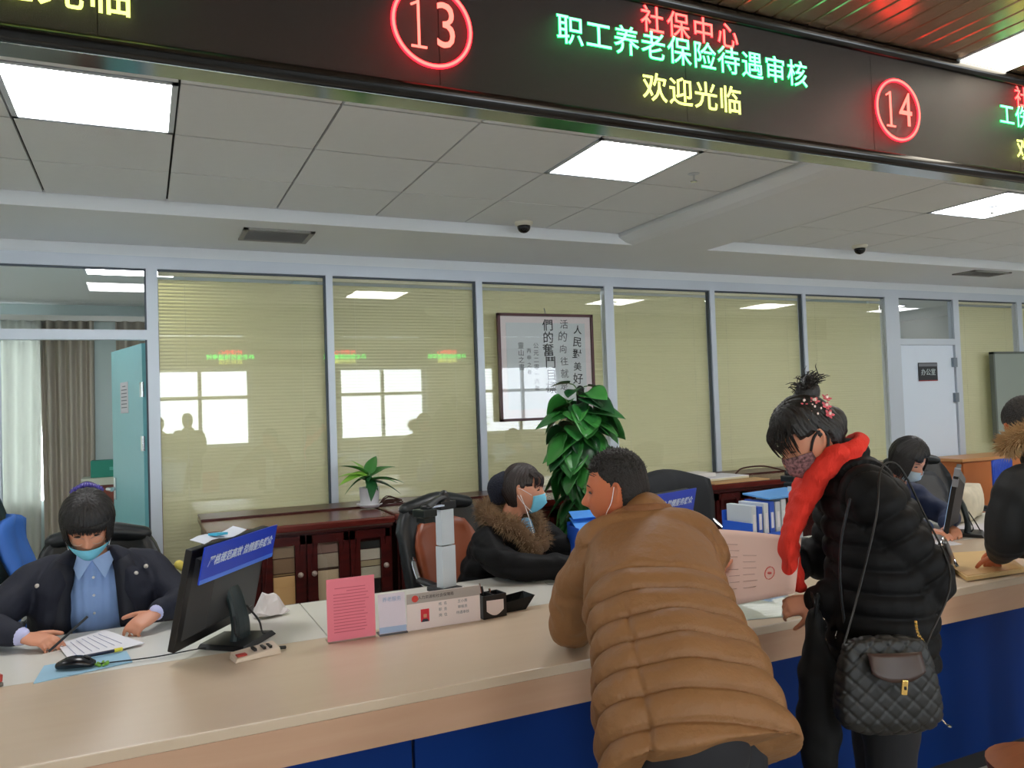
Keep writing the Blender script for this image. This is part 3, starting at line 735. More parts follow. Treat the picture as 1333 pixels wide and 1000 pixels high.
M_R = emission('led_red', (255, 26, 40), 4.0); M_RC = emission('led_red_hot', (255, 96, 84), 2.6); M_G = emission('led_green', (16, 235, 100), 3.2); M_Y = emission('led_yellow', (222, 236, 110), 2.2)
M_GB = emission('led_green_core', (130, 255, 205), 2.2)
def ltext(s, cx, z, size, m, step=.108, bold=.0, par=None, core=None):
    n = len(s)
    for k, ch in enumerate(s):
        x = cx+(k-(n-1)/2)*step
        text_mesh('lettering', ch, size, m, par or led, plane_M((x, YL-.002, z), (1, 0, 0), (0, 0, 1)), .0006, bold=.0012+bold)
        if core: text_mesh('lettering', ch, size, core, par or led, plane_M((x, YL-.0035, z), (1, 0, 0), (0, 0, 1)), .0004, bold=bold)
def ring(cx, z, r, w, m, Y=YL-.004):
    b = B(); N = 48; o = []; i_ = []
    for k in range(N):
        th = 2*math.pi*k/N; c, s = math.cos(th), math.sin(th)
        o.append([b.verts.new((cx+r*c, Y+dy, z+r*s)) for dy in (0, .004)]); i_.append([b.verts.new((cx+(r-w)*c, Y+dy, z+(r-w)*s)) for dy in (0, .004)])
    for k in range(N):
        n = (k+1) % N
        b.faces.new((o[k][0], o[n][0], i_[n][0], i_[k][0])); b.faces.new((o[k][1], i_[k][1], i_[n][1], o[n][1])); b.faces.new((o[k][0], o[k][1], o[n][1], o[n][0])); b.faces.new((i_[k][0], i_[n][0], i_[n][1], i_[k][1]))
    obj('number_ring', b, m, led)
for num, cx, txt in ((12, -1.174, '养老保险登记'), (13, .803, '职工养老保险待遇审核'), (14, 2.78, '工伤保险待遇'), (15, 4.757, '失业保险待遇审核'), (16, 6.73, '医疗保险待遇审核')):
    if num > 12:
        ring(cx, 2.695, .128, .014, M_R); ring(cx, 2.695, .1245, .007, M_RC, YL-.007)
        for k, d in enumerate(str(num)):
            M4 = plane_M((cx-.043+.086*k, YL-.004, 2.695), (1, 0, 0), (0, 0, 1))
            if d == '1':
                b = B(); box(b, -.0035, .0035, -.002, .002, -.068, .07); obox(b, (-.012, 0, .060), .024, .004, .006, Matrix.Rotation(-.5, 3, 'Y')); box(b, -.024, .024, -.002, .002, -.072, -.066)
                b.transform(Matrix.Translation((cx-.043+.086*k, YL-.003, 2.695))); obj('digit', b, M_RC, led)
            else: text_mesh('digit', d, .20, M_RC, led, M4, .001, xscale=.8, bold=-.001)
    c = cx+.957
    ltext('社保中心', c, 2.848, .098, M_R, core=M_RC); ltext(txt, c, 2.757, .104, M_G, core=M_GB); ltext('欢迎光临', c, 2.615, .104, M_Y, bold=-.0004)

# ------------------------------------------------------------------ customer-side ceiling: long aluminium strips
CS = 2.955
cc = obj('ceiling_customer_side', bx(-3.3, 10.5, -3.0, 2.28, CS+.02, CS+.08), mat('ceiling_gap_dark', (58, 44, 36), .8), kind='structure')
obj('bulkhead', bx(-3.3, 10.5, 2.276, 2.30, 2.80, CS+.08), M_CEIL, cc)
M_STRIP = mat('brushed_strip', (206, 172, 142), .24, metal=.8)
sm = bpy.data.meshes.new('strip'); b = B(); w = .078
LX0, LX1, LY0, LY1 = 3.155, 3.46, .99, 2.19
for i, (px_, pz) in enumerate(((0, .018), (0, .004), (.004, 0), (w-.004, 0), (w, .004), (w, .018))): pass
P_ = [(0, .018), (0, .004), (.004, 0), (w-.004, 0), (w, .004), (w, .018)]
a_ = [b.verts.new((x, 0, z)) for x, z in P_]; c_ = [b.verts.new((x, 1, z)) for x, z in P_]
for i in range(5): b.faces.new((a_[i], a_[i+1], c_[i+1], c_[i]))
bmesh.ops.recalc_face_normals(b, faces=b.faces); b.to_mesh(sm); b.free(); sm.materials.append(M_STRIP)
for i in range(126):
    x = -1.0+i*.0847
    if LX0-.08 < x < LX1:
        o = link('ceiling_strip', sm, None, cc, loc=(x, -2.99, CS)); o.scale = (1, LY0-.0+2.97, 1); continue
    o = link('ceiling_strip', sm, None, cc, loc=(x, -2.99, CS)); o.scale = (1, 5.18, 1)
t = thing('ceiling_light', 'long narrow warm white light panel in the strip ceiling over the customers', 'ceiling light', ((LX0+LX1)/2, (LY0+LY1)/2, CS))
obj('frame', bx(-.158, .158, -.605, .605, -.004, .018), M_ALU, t)
b = B(); vs = [b.verts.new(p) for p in ((-.15, -.595, -.006), (.15, -.595, -.006), (.15, .595, -.006), (-.15, .595, -.006))]; b.faces.new(vs[::-1])
me = bpy.data.meshes.new('diffuser'); b.to_mesh(me); b.free(); link('diffuser', me, emission('led_panel_warm', (255, 246, 226), 6.0), t)
for k, (x, y) in enumerate([(.3, -.4), (6.0, .2)]):
    t = thing('ceiling_light', ['long narrow light panel in the strip ceiling behind the viewer', 'long narrow light panel in the strip ceiling further right'][k], 'ceiling light', (x, y, CS))
    obj('frame', bx(-.158, .158, -.605, .605, -.010, .0), M_ALU, t)
    b = B(); vs = [b.verts.new(p) for p in ((-.15, -.595, -.012), (.15, -.595, -.012), (.15, .595, -.012), (-.15, .595, -.012))]; b.faces.new(vs[::-1])
    me = bpy.data.meshes.new('diffuser'); b.to_mesh(me); b.free(); link('diffuser', me, _M['led_panel_warm'], t)
# second display band on the far wall, over the windows (seen mirrored in the glass)
t = thing('led_sign', 'LED text band high on the window wall behind the customers', 'led sign', (0, 0, 0))
obj('display_module', bx(-2, 9, YB+.0, YB+.06, 2.45, 2.75), M_LED, t)
for i in range(4):
    for s, z, m in (('社保中心', 2.68, emission('far_red', (255, 30, 40), 9)), ('养老保险待遇审核', 2.60, emission('far_green', (20, 240, 90), 9)), ('欢迎光临', 2.52, emission('far_yellow', (230, 240, 110), 6))):
        text_mesh('lettering', s, .10, m, t, plane_M((-.6+i*2.0, YB+.063, z), (-1, 0, 0), (0, 0, 1)), .0006, bold=.001)

# ------------------------------------------------------------------ counter objects
t = thing('pink_notice_stand', 'tall pink printed sheet in a clear stand on the counter', 'notice', (.632, 2.72, CT), -.02)
obj('pink_sheet', quad_sheet((-.082, 0, .004), (.082, 0, .004), (.082, .0, .212), (-.082, .0, .212), 2, .003), mat('pink_paper', (236, 128, 146), .6), t)
b = B()
for k in range(15): box(b, -.06 if k not in (0, 1) else -.055+.04*k, .062-.02*random.random() if k > 1 else .05, -.0024, -.0014, .178-.0105*k, .180-.0105*k)
obj('printed_lines', b, mat('pink_print', (196, 84, 106), .7), t)
obj('stand_foot', bx(-.082, .082, -.01, .05, 0, .003), glass('acrylic', 1.45), t)
t = thing('code_card_stand', 'small white card in a clear stand between the pink sheet and the name stand', 'card stand', (.775, 2.715, CT), -.03)
obj('card', quad_sheet((-.048, 0, .004), (.048, 0, .004), (.048, .012, .138), (-.048, .012, .138), 2, .003), mat('card_lilac', (218, 208, 220), .6), t)
text_mesh('lettering', '养老服务', .017, mat('print_pale_blue', (150, 170, 200), .7), t, plane_M((0, .0055, .118), (1, 0, 0), (0, .09, 1)), .0003)
obj('blue_strip', bx(-.048, .048, -.002, .001, .006, .026), mat('card_blue', (164, 184, 214), .6), t)
obj('stand_foot', bx(-.05, .05, -.012, .04, 0, .004), mat('dark_foot', (70, 66, 66), .4), t)
t = thing('staff_name_stand', 'wide white staff information stand with grey header and small red portrait', 'name stand', (.965, 2.715, CT), -.01)
obj('board', bx(-.138, .138, -.002, .003, .002, .128), mat('card_pinkish', (228, 214, 210), .5), t)
obj('header_band', bx(-.138, .138, -.0032, -.002, .093, .128), mat('card_grey', (166, 158, 152), .5), t)
obj('foot', bx(-.138, .138, -.0, .05, 0, .003), mat('card_pinkish', (228, 214, 210), .5), t)
obj('red_emblem', lathe(B(), [(.012, 0), (.012, .001)], seg=16), mat('emblem_red', (200, 60, 50), .5), t)
t.children[-1].rotation_euler = (math.pi/2, 0, 0); t.children[-1].location = (-.108, -.0035, .11)
text_mesh('lettering', '某市人力资源和社会保障局'[2:], .0135, mat('print_dark', (70, 62, 60), .7), t, plane_M((-.03, -.0036, .111), (1, 0, 0), (0, 0, 1)), .0003)
p = obj('portrait_photo', bx(-.088, -.057, -.0036, -.002, .026, .070), mat('portrait_red', (206, 40, 56), .5), t)
b = B(); tube(b, [(-.0725, -.004, .026), (-.0725, -.004, .036)], [(.014, .001), (.008, .001)], seg=10, sub=2, round_ends=(False, False)); obj('portrait_suit', b, mat('portrait_dark', (40, 44, 60), .7), p)
b = B(); tube(b, [(-.0725, -.0042, .041), (-.0725, -.0042, .052)], [(.006, .001), (.0065, .001)], seg=10, sub=2); obj('portrait_face', b, M_SKIN, p)
for k, (l, r_) in enumerate((('姓  名', '王小燕'), ('职  务', '审核员'), ('岗  位', '待遇审核'))):
    text_mesh('lettering', l, .0125, mat('print_grey', (120, 125, 130), .7), t, plane_M((-.005, -.0026, .080-.02*k), (1, 0, 0), (0, 0, 1)), .0003)
    text_mesh('lettering', r_, .0125, mat('print_grey', (120, 125, 130), .7), t, plane_M((.07, -.0026, .080-.02*k), (1, 0, 0), (0, 0, 1)), .0003)
# pen box
t = thing('pen_holder', 'black desk pen holder with pale pink label at the end of the name stand', 'pen holder', (1.16, 2.75, CT), .12)
b = B()
for a in ((-.05, .05, -.035, -.031), (-.05, .05, .031, .035), (-.05, -.046, -.035, .035), (.046, .05, -.035, .035), (-.004, 0, -.035, .035)): box(b, *a, 0, .085)
box(b, -.05, .05, -.035, .035, 0, .005); obj('body', b, M_BLACKP, t, bevel=.002)
b = B(); n = 14; pts = [(-.036, .028)] + [(-.036+.072*k/n, .028-.018*math.sin(math.pi*k/n)) for k in range(n+1)] + [(.036, .028), (.036, .064), (-.036, .067)]
v0 = [b.verts.new((x, -.0365, z)) for x, z in pts[1:]]; b.faces.new(v0); me_ = bmesh.ops.extrude_face_region(b, geom=b.faces[:]); bmesh.ops.translate(b, verts=[v for v in me_['geom'] if isinstance(v, bmesh.types.BMVert)], vec=(0, .0012, 0))
obj('label_plate', b, mat('label_pink_white', (226, 210, 206), .5), t)
for k, (x, c) in enumerate(((-.03, M_CHROME), (-.02, M_BLACKP), (.012, M_CHROME))):
    b = B(); rod(b, (x, 0, .03), (x-.012, .004, .125-.012*k), .0042); obj('pen', b, c, t)
t = thing('pen_tray', 'shallow glossy black tray with a slanted end beside the pen holder', 'tray', (1.265, 2.79, CT), .1)
b = B(); vs = [(-.05, -.03, 0), (.045, -.03, 0), (.045, .05, 0), (-.05, .05, 0), (-.05, -.035, .040), (.085, -.035, .050), (.085, .055, .050), (-.05, .055, .040)]
vv = [b.verts.new(v) for v in vs]
for f in ((0, 1, 2, 3), (0, 1, 5, 4), (1, 2, 6, 5), (2, 3, 7, 6), (3, 0, 4, 7)): b.faces.new([vv[i] for i in f])
bmesh.ops.solidify(b, geom=b.faces[:], thickness=.003); obj('tray', b, mat('glossy_black', (30, 32, 34), .15), t)

# ------------------------------------------------------------------ monitors
def monitor(x, y, rz, label, banner, tilt=.22, group='desktop monitors'):
    """origin: centre of the stand on the desk; local -y = back of the screen (facing customers), screen faces +y; panel along x"""
    t = thing('computer_monitor', label, 'monitor', (x, y, CT), rz, group)
    R = Matrix.Rotation(tilt, 3, 'X'); W, Hh = .50, .33; zc = .20; c = V((0, .03, zc))
    T4 = Matrix.Translation(c) @ R.to_4x4()
    b = B(); box(b, -W/2, W/2, -.012, .012, -Hh/2, Hh/2); b.transform(T4); obj('screen_housing', b, M_BLACKP, t, bevel=.004)
    b = B(); vs = [(-W/2+.03, -.012, -Hh/2+.03), (W/2-.03, -.012, -Hh/2+.03), (W/2-.03, -.012, Hh/2-.03), (-W/2+.03, -.012, Hh/2-.03), (-W/2+.11, -.045, -Hh/2+.06), (W/2-.08, -.045, -Hh/2+.06), (W/2-.08, -.045, Hh/2-.07), (-W/2+.11, -.045, Hh/2-.07)]
    vv = [b.verts.new(v) for v in vs]
    for f in ((4, 5, 6, 7), (0, 1, 5, 4), (1, 2, 6, 5), (2, 3, 7, 6), (3, 0, 4, 7), (0, 3, 2, 1)): b.faces.new([vv[i] for i in f])
    b.transform(T4); obj('back_cover', b, M_GREYP, t)
    b = B(); box(b, -W/2+.015, W/2-.015, .0121, .0135, -Hh/2+.018, Hh/2-.018); b.transform(T4); obj('display', b, emission('screen_glow', (150, 180, 210), .7), t)
    b = B(); vs = [(-.045, -.045, .05), (.045, -.045, .05), (.03, -.015, .20), (-.03, -.015, .20)]
    tube(b, [(0, -.03, .0), (0, -.035, .06), (0, -.02, .14), (0, .0, .19)], [(.05, .018), (.045, .016), (.04, .015), (.035, .015)], ref=(0, 1, 0), seg=12, sub=3, round_ends=(False, False), power=.5); obj('stand_neck', b, mat('stand_dark_teal', (36, 48, 50), .4), t)
    b = B(); pts = [(-.11, -.11), (.11, -.11), (.085, .08), (-.085, .08)]
    lo = [b.verts.new((x_, y_, 0)) for x_, y_ in pts]; hi = [b.verts.new((x_*.9, y_*.9, .016)) for x_, y_ in pts]
    b.faces.new(lo); b.faces.new(hi)
    for i in range(4): b.faces.new((lo[i], lo[(i+1) % 4], hi[(i+1) % 4], hi[i]))
    obj('stand_base', b, M_BLACKP, t, bevel=.003)
    b = B(); wire(b, [(.03, -.04, .12), (.06, -.07, .06), (.05, -.09, .02), (.10, -.10, .01)], .0035); wire(b, [(-.05, -.04, .10), (-.08, -.06, .05), (-.02, -.05, .02)], .003); obj('cable', b, M_BLACKP, t)
    if banner:
        b = B(); box(b, -.245, .235, -.052, -.047, .062, .182); b.transform(T4); p = obj('blue_banner', b, mat('banner_blue', (22, 60, 190), .35), t)
        b = B(); box(b, -.245, .235, -.0535, -.052, .062, .076); b.transform(T4); obj('banner_edge', b, mat('banner_edge_blue', (70, 120, 230), .3), p)
        S = Matrix(((1, .35, 0, 0), (0, 1, 0, 0), (0, 0, 1, 0), (0, 0, 0, 1)))
        M4 = T4 @ plane_M((0, -.0532, .128), (1, 0, 0), (0, 0, 1)) @ S
        text_mesh('lettering', banner, .0345, mat('banner_white', (200, 214, 236), .6), p, M4, .0004, bold=.0006)
    return t
a1 = math.atan2(3.158-2.749, .378-.089)
m1 = monitor(.262, 2.915, a1, 'black monitor seen from behind with blue slogan banner, beside the mouse pad', '严格规范高效 热情服务群众')
b = B(); rows = [[(-.23+.26*i/6, .012+.05*j/3, .378+.006*math.sin(i*1.2)+.004*j) for j in range(4)] for i in range(7)]
t = thing('paper_wrapper', 'crumpled white and blue wrapper lying on top of the left monitor', 'wrapper', (.262, 2.915, CT), a1)
obj('wrapper', sheet([[(p[0], p[1]-.06, p[2]-.002) for p in r] for r in rows], .002), mat('wrapper_white', (214, 220, 232), .5), t)
b = B(); obox(b, (-.12, -.03, .390), .07, .03, .008, Matrix.Rotation(.1, 3, 'Y')); obj('blue_tab', b, mat('wrapper_blue', (70, 180, 215), .5), t)
monitor(2.10, 3.0, .35, 'black monitor with blue slogan banner partly hidden behind the man in the brown jacket', '严格规范高效 热情服务群众')
m3 = monitor(4.02, 2.92, .60, 'black monitor seen edge-on with two grey tape pieces, beside the manila envelope', None, tilt=.2)
for k, (z, w) in enumerate(((.16, .035), (.105, .05))):
    b = B(); box(b, -.256, -.21+w*.3, -.016, .013, z-.02, z+.02); b.transform(Matrix.Translation((0, .03, .20)) @ Matrix.Rotation(.2, 4, 'X')); obj('grey_tape', b, mat('grey_tape', (130, 132, 138), .5), m3)

# ------------------------------------------------------------------ left clerk desktop items
t = thing('mouse_pad', 'pale blue mouse pad on the counter under the black mouse', 'mouse pad', (0, 0, CT))
obj('pad', quad_sheet((-.31, 2.775, .002), (-.045, 2.85, .002), (-.065, 2.99, .002), (-.30, 2.955, .002), 3, .003), mat('pad_blue', (150, 190, 214), .6, noise_amt=.12, noise_scale=9), t)
t = thing('computer_mouse', 'black computer mouse with a green trinket on its cable, on the blue pad', 'mouse', (-.205, 2.87, CT+.0035), -.35)
b = B(); tube(b, [(-.048, 0, .012), (-.02, 0, .018), (.015, 0, .019), (.048, 0, .012)], [(.022, .012), (.032, .018), (.031, .018), (.022, .010)], ref=(0, 0, 1), seg=20, sub=4); b.transform(Matrix.Scale(1, 4)); 
for v in b.verts: v.co.z = max(v.co.z, .0)
obj('body', b, mat('mouse_black', (16, 17, 22), .25), t, smooth=True)
b = B(); tube(b, [(.028, 0, .036), (.042, 0, .030)], [.004, .004], seg=10, sub=1); obj('scroll_wheel', b, M_GREYP, t)
b = B(); wire(b, [(.055, 0, .008), (.12, .03, .004), (.22, .06, .003), (.33, .12, .003), (.42, .16, .006)], .0022); obj('cable', b, M_BLACKP, t)
b = B()
for k in range(7): tube(b, [(.075+.012*math.cos(k*.9), .012*math.sin(k*.9)+.01, .004), (.075+.018*math.cos(k*.9), .018*math.sin(k*.9)+.01, .007)], [.005, .004], seg=8, sub=1)
obj('green_trinket', b, mat('trinket_green', (120, 170, 60), .5), t)
t = thing('written_form', 'white printed form held down by the navy coat clerk', 'paper', (0, 0, CT))
obj('sheet', quad_sheet((-.285, 3.20, .006), (-.225, 2.95, .0045), (-.01, 3.04, .008), (-.14, 3.26, .02), 6, .0016), M_PAPER, t)
b = B()
for k in range(7):
    u = .12+.11*k; p0 = V((-.285, 3.20, .0085)).lerp(V((-.14, 3.26, .0225)), u); p1 = V((-.225, 2.95, .007)).lerp(V((-.01, 3.04, .0105)), u); rod(b, p0.lerp(p1, .12), p0.lerp(p1, .8), .0009, 4)
obj('printed_lines', b, mat('print_lilac', (170, 170, 196), .7), t)
t = thing('ballpoint_pen', 'dark ballpoint pen held in the writing hand of the navy coat clerk', 'pen', (0, 0, 0))
b = B(); rod(b, (-.30, 3.10, .79), (-.19, 3.19, .87), .0045); obj('barrel', b, M_BLACKP, t)
t = thing('highlighter_pen', 'dark pen with yellow cap lying on the form beside the mouse', 'pen', (-.12, 2.97, CT+.012), .25)
b = B(); rod(b, (-.07, 0, 0.002), (.02, .0, .002), .005); obj('barrel', b, mat('pen_navy', (30, 36, 60), .4), t)
b = B(); rod(b, (.02, 0, .002), (.045, .0, .002), .0065); obj('cap', b, mat('cap_yellow', (222, 206, 60), .5), t)
t = thing('telephone_base', 'cream desk telephone base with black keys at the foot of the left monitor', 'telephone', (.315, 2.70, CT), .22)
b = B(); vs = [(-.075, -.03, 0), (.075, -.03, 0), (.075, .035, 0), (-.075, .035, 0), (-.07, -.028, .012), (.07, -.028, .022), (.07, .033, .032), (-.07, .033, .022)]
vv = [b.verts.new(v) for v in vs]
for f in ((0, 1, 2, 3), (4, 5, 6, 7), (0, 1, 5, 4), (1, 2, 6, 5), (2, 3, 7, 6), (3, 0, 4, 7)): b.faces.new([vv[i] for i in f])
obj('body', b, mat('cream_phone', (214, 196, 176), .4), t, bevel=.004)
for k, x in enumerate((-.01, .02, .04)): obj('key', bx(x, x+.008, -.018, .018, .026-.004, .030), M_BLACKP, t)
obj('red_key', bx(-.065, -.035, -.022, .0, .016, .021), mat('key_red', (180, 60, 50), .5), t)
b = B(); rod(b, (.075, .0, .012), (.10, .004, .008), .006); obj('jack_plug', b, M_BLACKP, t)
t = thing('stapler', 'grey stapler with red top at the left edge of the counter', 'stapler', (-.445, 2.79, CT), .5)
obj('base', bx(-.06, .055, -.018, .018, 0, .012), mat('stapler_grey', (110, 104, 98), .4), t, bevel=.003)
b = B(); obox(b, (0, 0, .028), .11, .03, .022, Matrix.Rotation(.08, 3, 'Y')); obj('arm', b, mat('stapler_red', (176, 64, 56), .4), t, bevel=.004)
t = thing('tissue_pack', 'crumpled white tissue pack behind the left monitor', 'tissues', (.43, 3.22, CT), .3)
b = B(); rn = random.Random(2)
rows = [[(-.06+.12*i/6, -.04+.08*j/5, .04+.08*math.sin(math.pi*i/6)*math.sin(math.pi*j/5)+.012*rn.uniform(-1, 1)) for j in range(6)] for i in range(7)]
obj('wrapper', sheet([[(p[0], p[1], p[2]-.03) for p in r] for r in rows], .014), mat('tissue_white', (214, 208, 206), .6), t)

# document scanner posts
def scanner(x, y, rz, label):
    t = thing('document_scanner', label, 'scanner', (x, y, CT), rz, 'tall grey document scanners')
    obj('base', bx(-.05, .05, -.045, .075, 0, .02), M_GREYP, t, bevel=.004)
    obj('lower_post', bx(-.037, .037, -.022, .022, .02, .195), mat('scanner_silver', (196, 204, 210), .35), t, bevel=.003)
    obj('upper_post', bx(-.035, .035, -.02, .02, .199, .35), mat('scanner_silver', (196, 204, 210), .35), t, bevel=.003)
    b = bx(-.043, .043, -.03, .03, .35, .385); obj('head', b, M_BLACKP, t, bevel=.006)
    b = B(); tube(b, [(0, 0, .385), (0, 0, .41)], [.028, .02], seg=14, sub=2); tube(b, [(0, 0, .40), (-.06, -.02, .395), (-.14, -.05, .375)], [(.022, .014), (.02, .012), (.026, .014)], ref=(0, 0, 1), seg=12, sub=3); obj('arm', b, M_BLACKP, t)
    b = B(); obox(b, (-.15, -.055, .355), .07, .075, .03); obox(b, (-.15, -.055, .325), .05, .055, .02); obj('camera_block', b, mat('camera_black_green', (18, 26, 24), .35), t, bevel=.004)
    b = B(); obox(b, (-.075, -.035, .372), .07, .03, .006); obj('pale_label', b, mat('label_pale_blue', (190, 204, 226), .4), t)
    return t
scanner(1.16, 3.22, .35, 'grey scanner post with black camera head beside the brown backed chair')
scanner(3.17, 3.26, .35, 'grey scanner post with black camera head among the blue binders')

# blue file boxes
t = thing('file_box', 'blue file box with a calendar card on its front, by the fur collar clerk', 'file box', (1.915, 3.30, CT), -.12)
b = B(); box(b, -.085, .125, -.07, -.066, 0, .185); box(b, -.085, .125, .066, .07, 0, .215); box(b, -.085, -.081, -.07, .07, 0, .20); box(b, .121, .125, -.07, .07, 0, .20); box(b, -.085, .125, -.07, .07, 0, .004); obj('shell', b, mat('box_blue', (36, 92, 206), .45), t)
obj('flap', quad_sheet((-.085, -.07, .185), (.125, -.07, .185), (.12, .05, .235), (-.08, .05, .235), 3, .004), mat('box_blue_pale', (72, 150, 238), .4), t)
obj('flap', quad_sheet((-.08, .0, .235), (.06, .0, .238), (.05, .08, .26), (-.07, .08, .26), 3, .004), mat('box_blue_pale', (72, 150, 238), .4), t)
c = obj('calendar_card', bx(-.082, -.006, -.076, -.072, .02, .175), mat('card_cream', (206, 190, 180), .6), t)
obj('orange_print', bx(-.080, -.008, -.078, -.076, .022, .075), mat('card_orange', (190, 96, 50), .6), c)
obj('dark_square', bx(-.050, -.025, -.078, -.076, .11, .14), mat('card_dark', (50, 40, 44), .6), c)
b = B()
for r in range(4):
    for k in range(6): box(b, .012+.017*k, .021+.017*k, -.0725, -.071, .145-.032*r, .153-.032*r)
obj('printed_marks', b, mat('box_print', (120, 150, 230), .6), t)
t = thing('white_keyboard_tray', 'white low box lying in front of the blue file box', 'box', (1.87, 3.17, CT), .1)
obj('body', bx(-.07, .12, -.05, .05, 0, .045), mat('offwhite_box', (206, 208, 200), .5), t, bevel=.006)
t = thing('binder_rack', 'blue desk rack holding white and blue binders behind the pink document', 'file rack', (2.87, 3.24, CT), .12)
b = B(); box(b, -.13, .20, -.10, -.095, 0, .09); box(b, -.13, .20, .095, .10, 0, .2); box(b, -.13, -.125, -.10, .10, 0, .15); box(b, .195, .20, -.10, .10, 0, .15); box(b, -.13, .20, -.10, .10, 0, .005); obj('rack', b, mat('box_blue', (36, 92, 206), .45), t)
for k, (c, h) in enumerate((((196, 206, 214), .235), ((40, 84, 190), .225), ((206, 214, 220), .24), ((44, 88, 196), .245), ((196, 202, 208), .24), ((200, 206, 212), .25))):
    bd = thing('ring_binder', ['white binder standing first at the scanner side of the blue rack', 'blue binder between the first two white binders in the rack', 'white binder second from the scanner end in the rack', 'blue binder in the middle of the rack', 'white binder right of the middle blue binder in the rack', 'grey white binder at the far end of the blue rack'][k], 'binder', (2.87, 3.24, CT), .12, 'binders in the blue desk rack')
    bd.parent = None
    x = -.115+k*.045
    obj('cover', bx(x, x+.036, -.085, .08, .006, h), mat('binder_%d' % k, c, .5), bd, bevel=.002)
    obj('spine_label', bx(x+.009, x+.027, -.087, -.085, .11, .19), M_PAPER, bd)
t = thing('blue_folder', 'light blue folder lying open on top of the binders behind the red scarf', 'folder', (3.03, 3.25, CT+.262), .12)
obj('cover', quad_sheet((-.16, -.09, 0), (.16, -.1, -.002), (.20, .1, .015), (-.14, .1, .01), 4, .008), mat('folder_blue', (96, 160, 226), .5), t)

# right desk items
t = thing('floral_cushion', 'cream floral cushion behind the edge-on monitor', 'cushion', (4.56, 3.26, CT+.10), .35)
b = B(); obox(b, (0, 0, 0), .42, .14, .20); bmesh.ops.subdivide_edges(b, edges=b.edges[:], cuts=5, use_grid_fill=True)
for v in b.verts:
    x, y, z = v.co; f = (1-(x/.215)**2)*(1-(z/.105)**2); v.co.y = y*(.25+.75*max(0, f)**.5); v.co.z += .008*math.sin(x*20)
obj('cover', b, mat('cushion_cream', (206, 196, 172), .8, noise_amt=.3, noise_scale=14), t, smooth=True)
t = thing('pink_card_stand', 'pink printed card standing on the desk beside the right-hand customer', 'notice', (4.13, 2.70, CT), .15)
obj('pink_sheet', quad_sheet((-.09, 0, .0), (.09, 0, .0), (.09, .03, .23), (-.09, .03, .23), 2, .003), mat('pink_paper', (236, 128, 146), .6), t)
obj('stand_foot', bx(-.08, .08, 0, .06, 0, .003), glass('acrylic', 1.45), t)
t = thing('paper_sheets', 'loose white papers and blue lined sheets in front of the right clerk', 'papers', (0, 0, CT))
obj('sheet', quad_sheet((3.45, 2.75, .002), (3.75, 2.72, .002), (3.85, 3.0, .004), (3.52, 3.05, .003), 4, .002), M_PAPER, t)
obj('sheet', quad_sheet((3.62, 2.95, .006), (3.95, 3.02, .006), (3.88, 3.25, .010), (3.58, 3.2, .012), 4, .002, fn=lambda u, v: (0, 0, .01*math.sin(3*u))), mat('paper_bluish', (216, 220, 236), .8), t)
obj('sheet', quad_sheet((4.1, 2.72, .003), (4.55, 2.7, .003), (4.6, 3.05, .004), (4.15, 3.1, .004), 4, .002), M_PAPER, t)
t = thing('black_eraser', 'small black box on the desk between the monitor and the pink card', 'stamp pad', (4.42, 3.02, CT+.006), .2)
obj('case', bx(-.03, .03, -.02, .02, 0, .022), M_BLACKP, t, bevel=.003)
t = thing('manila_envelope', 'manila envelope lying on the counter under the right-hand customer\'s hand', 'envelope', (0, 0, CT))
obj('envelope', quad_sheet((3.02, 2.18, .012), (3.36, 2.135+.02, .012), (3.66, 2.46, .014), (3.33, 2.56, .016), 4, .016), mat('manila_paper', (216, 180, 120), .65, noise_amt=.04), t)
obj('flap', quad_sheet((3.04, 2.19, .0215), (3.345, 2.165, .0215), (3.40, 2.23, .0225), (3.09, 2.26, .0225), 2, .002), mat('manila_flap', (206, 162, 104), .65), t)
# clear document sleeve on the counter
t = thing('plastic_sleeve', 'clear plastic document sleeve lying on the counter under the pink document', 'document sleeve', (0, 0, CT))
obj('inner_sheet', quad_sheet((1.74, 2.25, .002), (2.10, 2.15, .002), (2.27, 2.42, .003), (1.93, 2.53, .003), 3, .002), mat('sleeve_grey', (196, 206, 206), .5), t)
obj('film', quad_sheet((1.72, 2.24, .006), (2.12, 2.135, .006), (2.29, 2.43, .008), (1.92, 2.55, .008), 5, .0015, fn=lambda u, v: (0, 0, .003*math.sin(5*u))), glass('film_glass', 1.5), t)
t = thing('reading_glasses', 'thin dark wire glasses corner lying on the desk beside the fur collar clerk', 'glasses', (1.60, 3.02, CT))
b = B()
for k in (0, 1): wire(b, [(.05*k+.02*math.cos(a), .02*math.sin(a), .012) for a in np.linspace(0, 2*math.pi, 9)], .0014, 5, 3)
wire(b, [(-.02, 0, .012), (-.03, .05, .006), (-.02, .1, .003)], .0012, 5, 2); obj('frame', b, M_BLACKP, t)

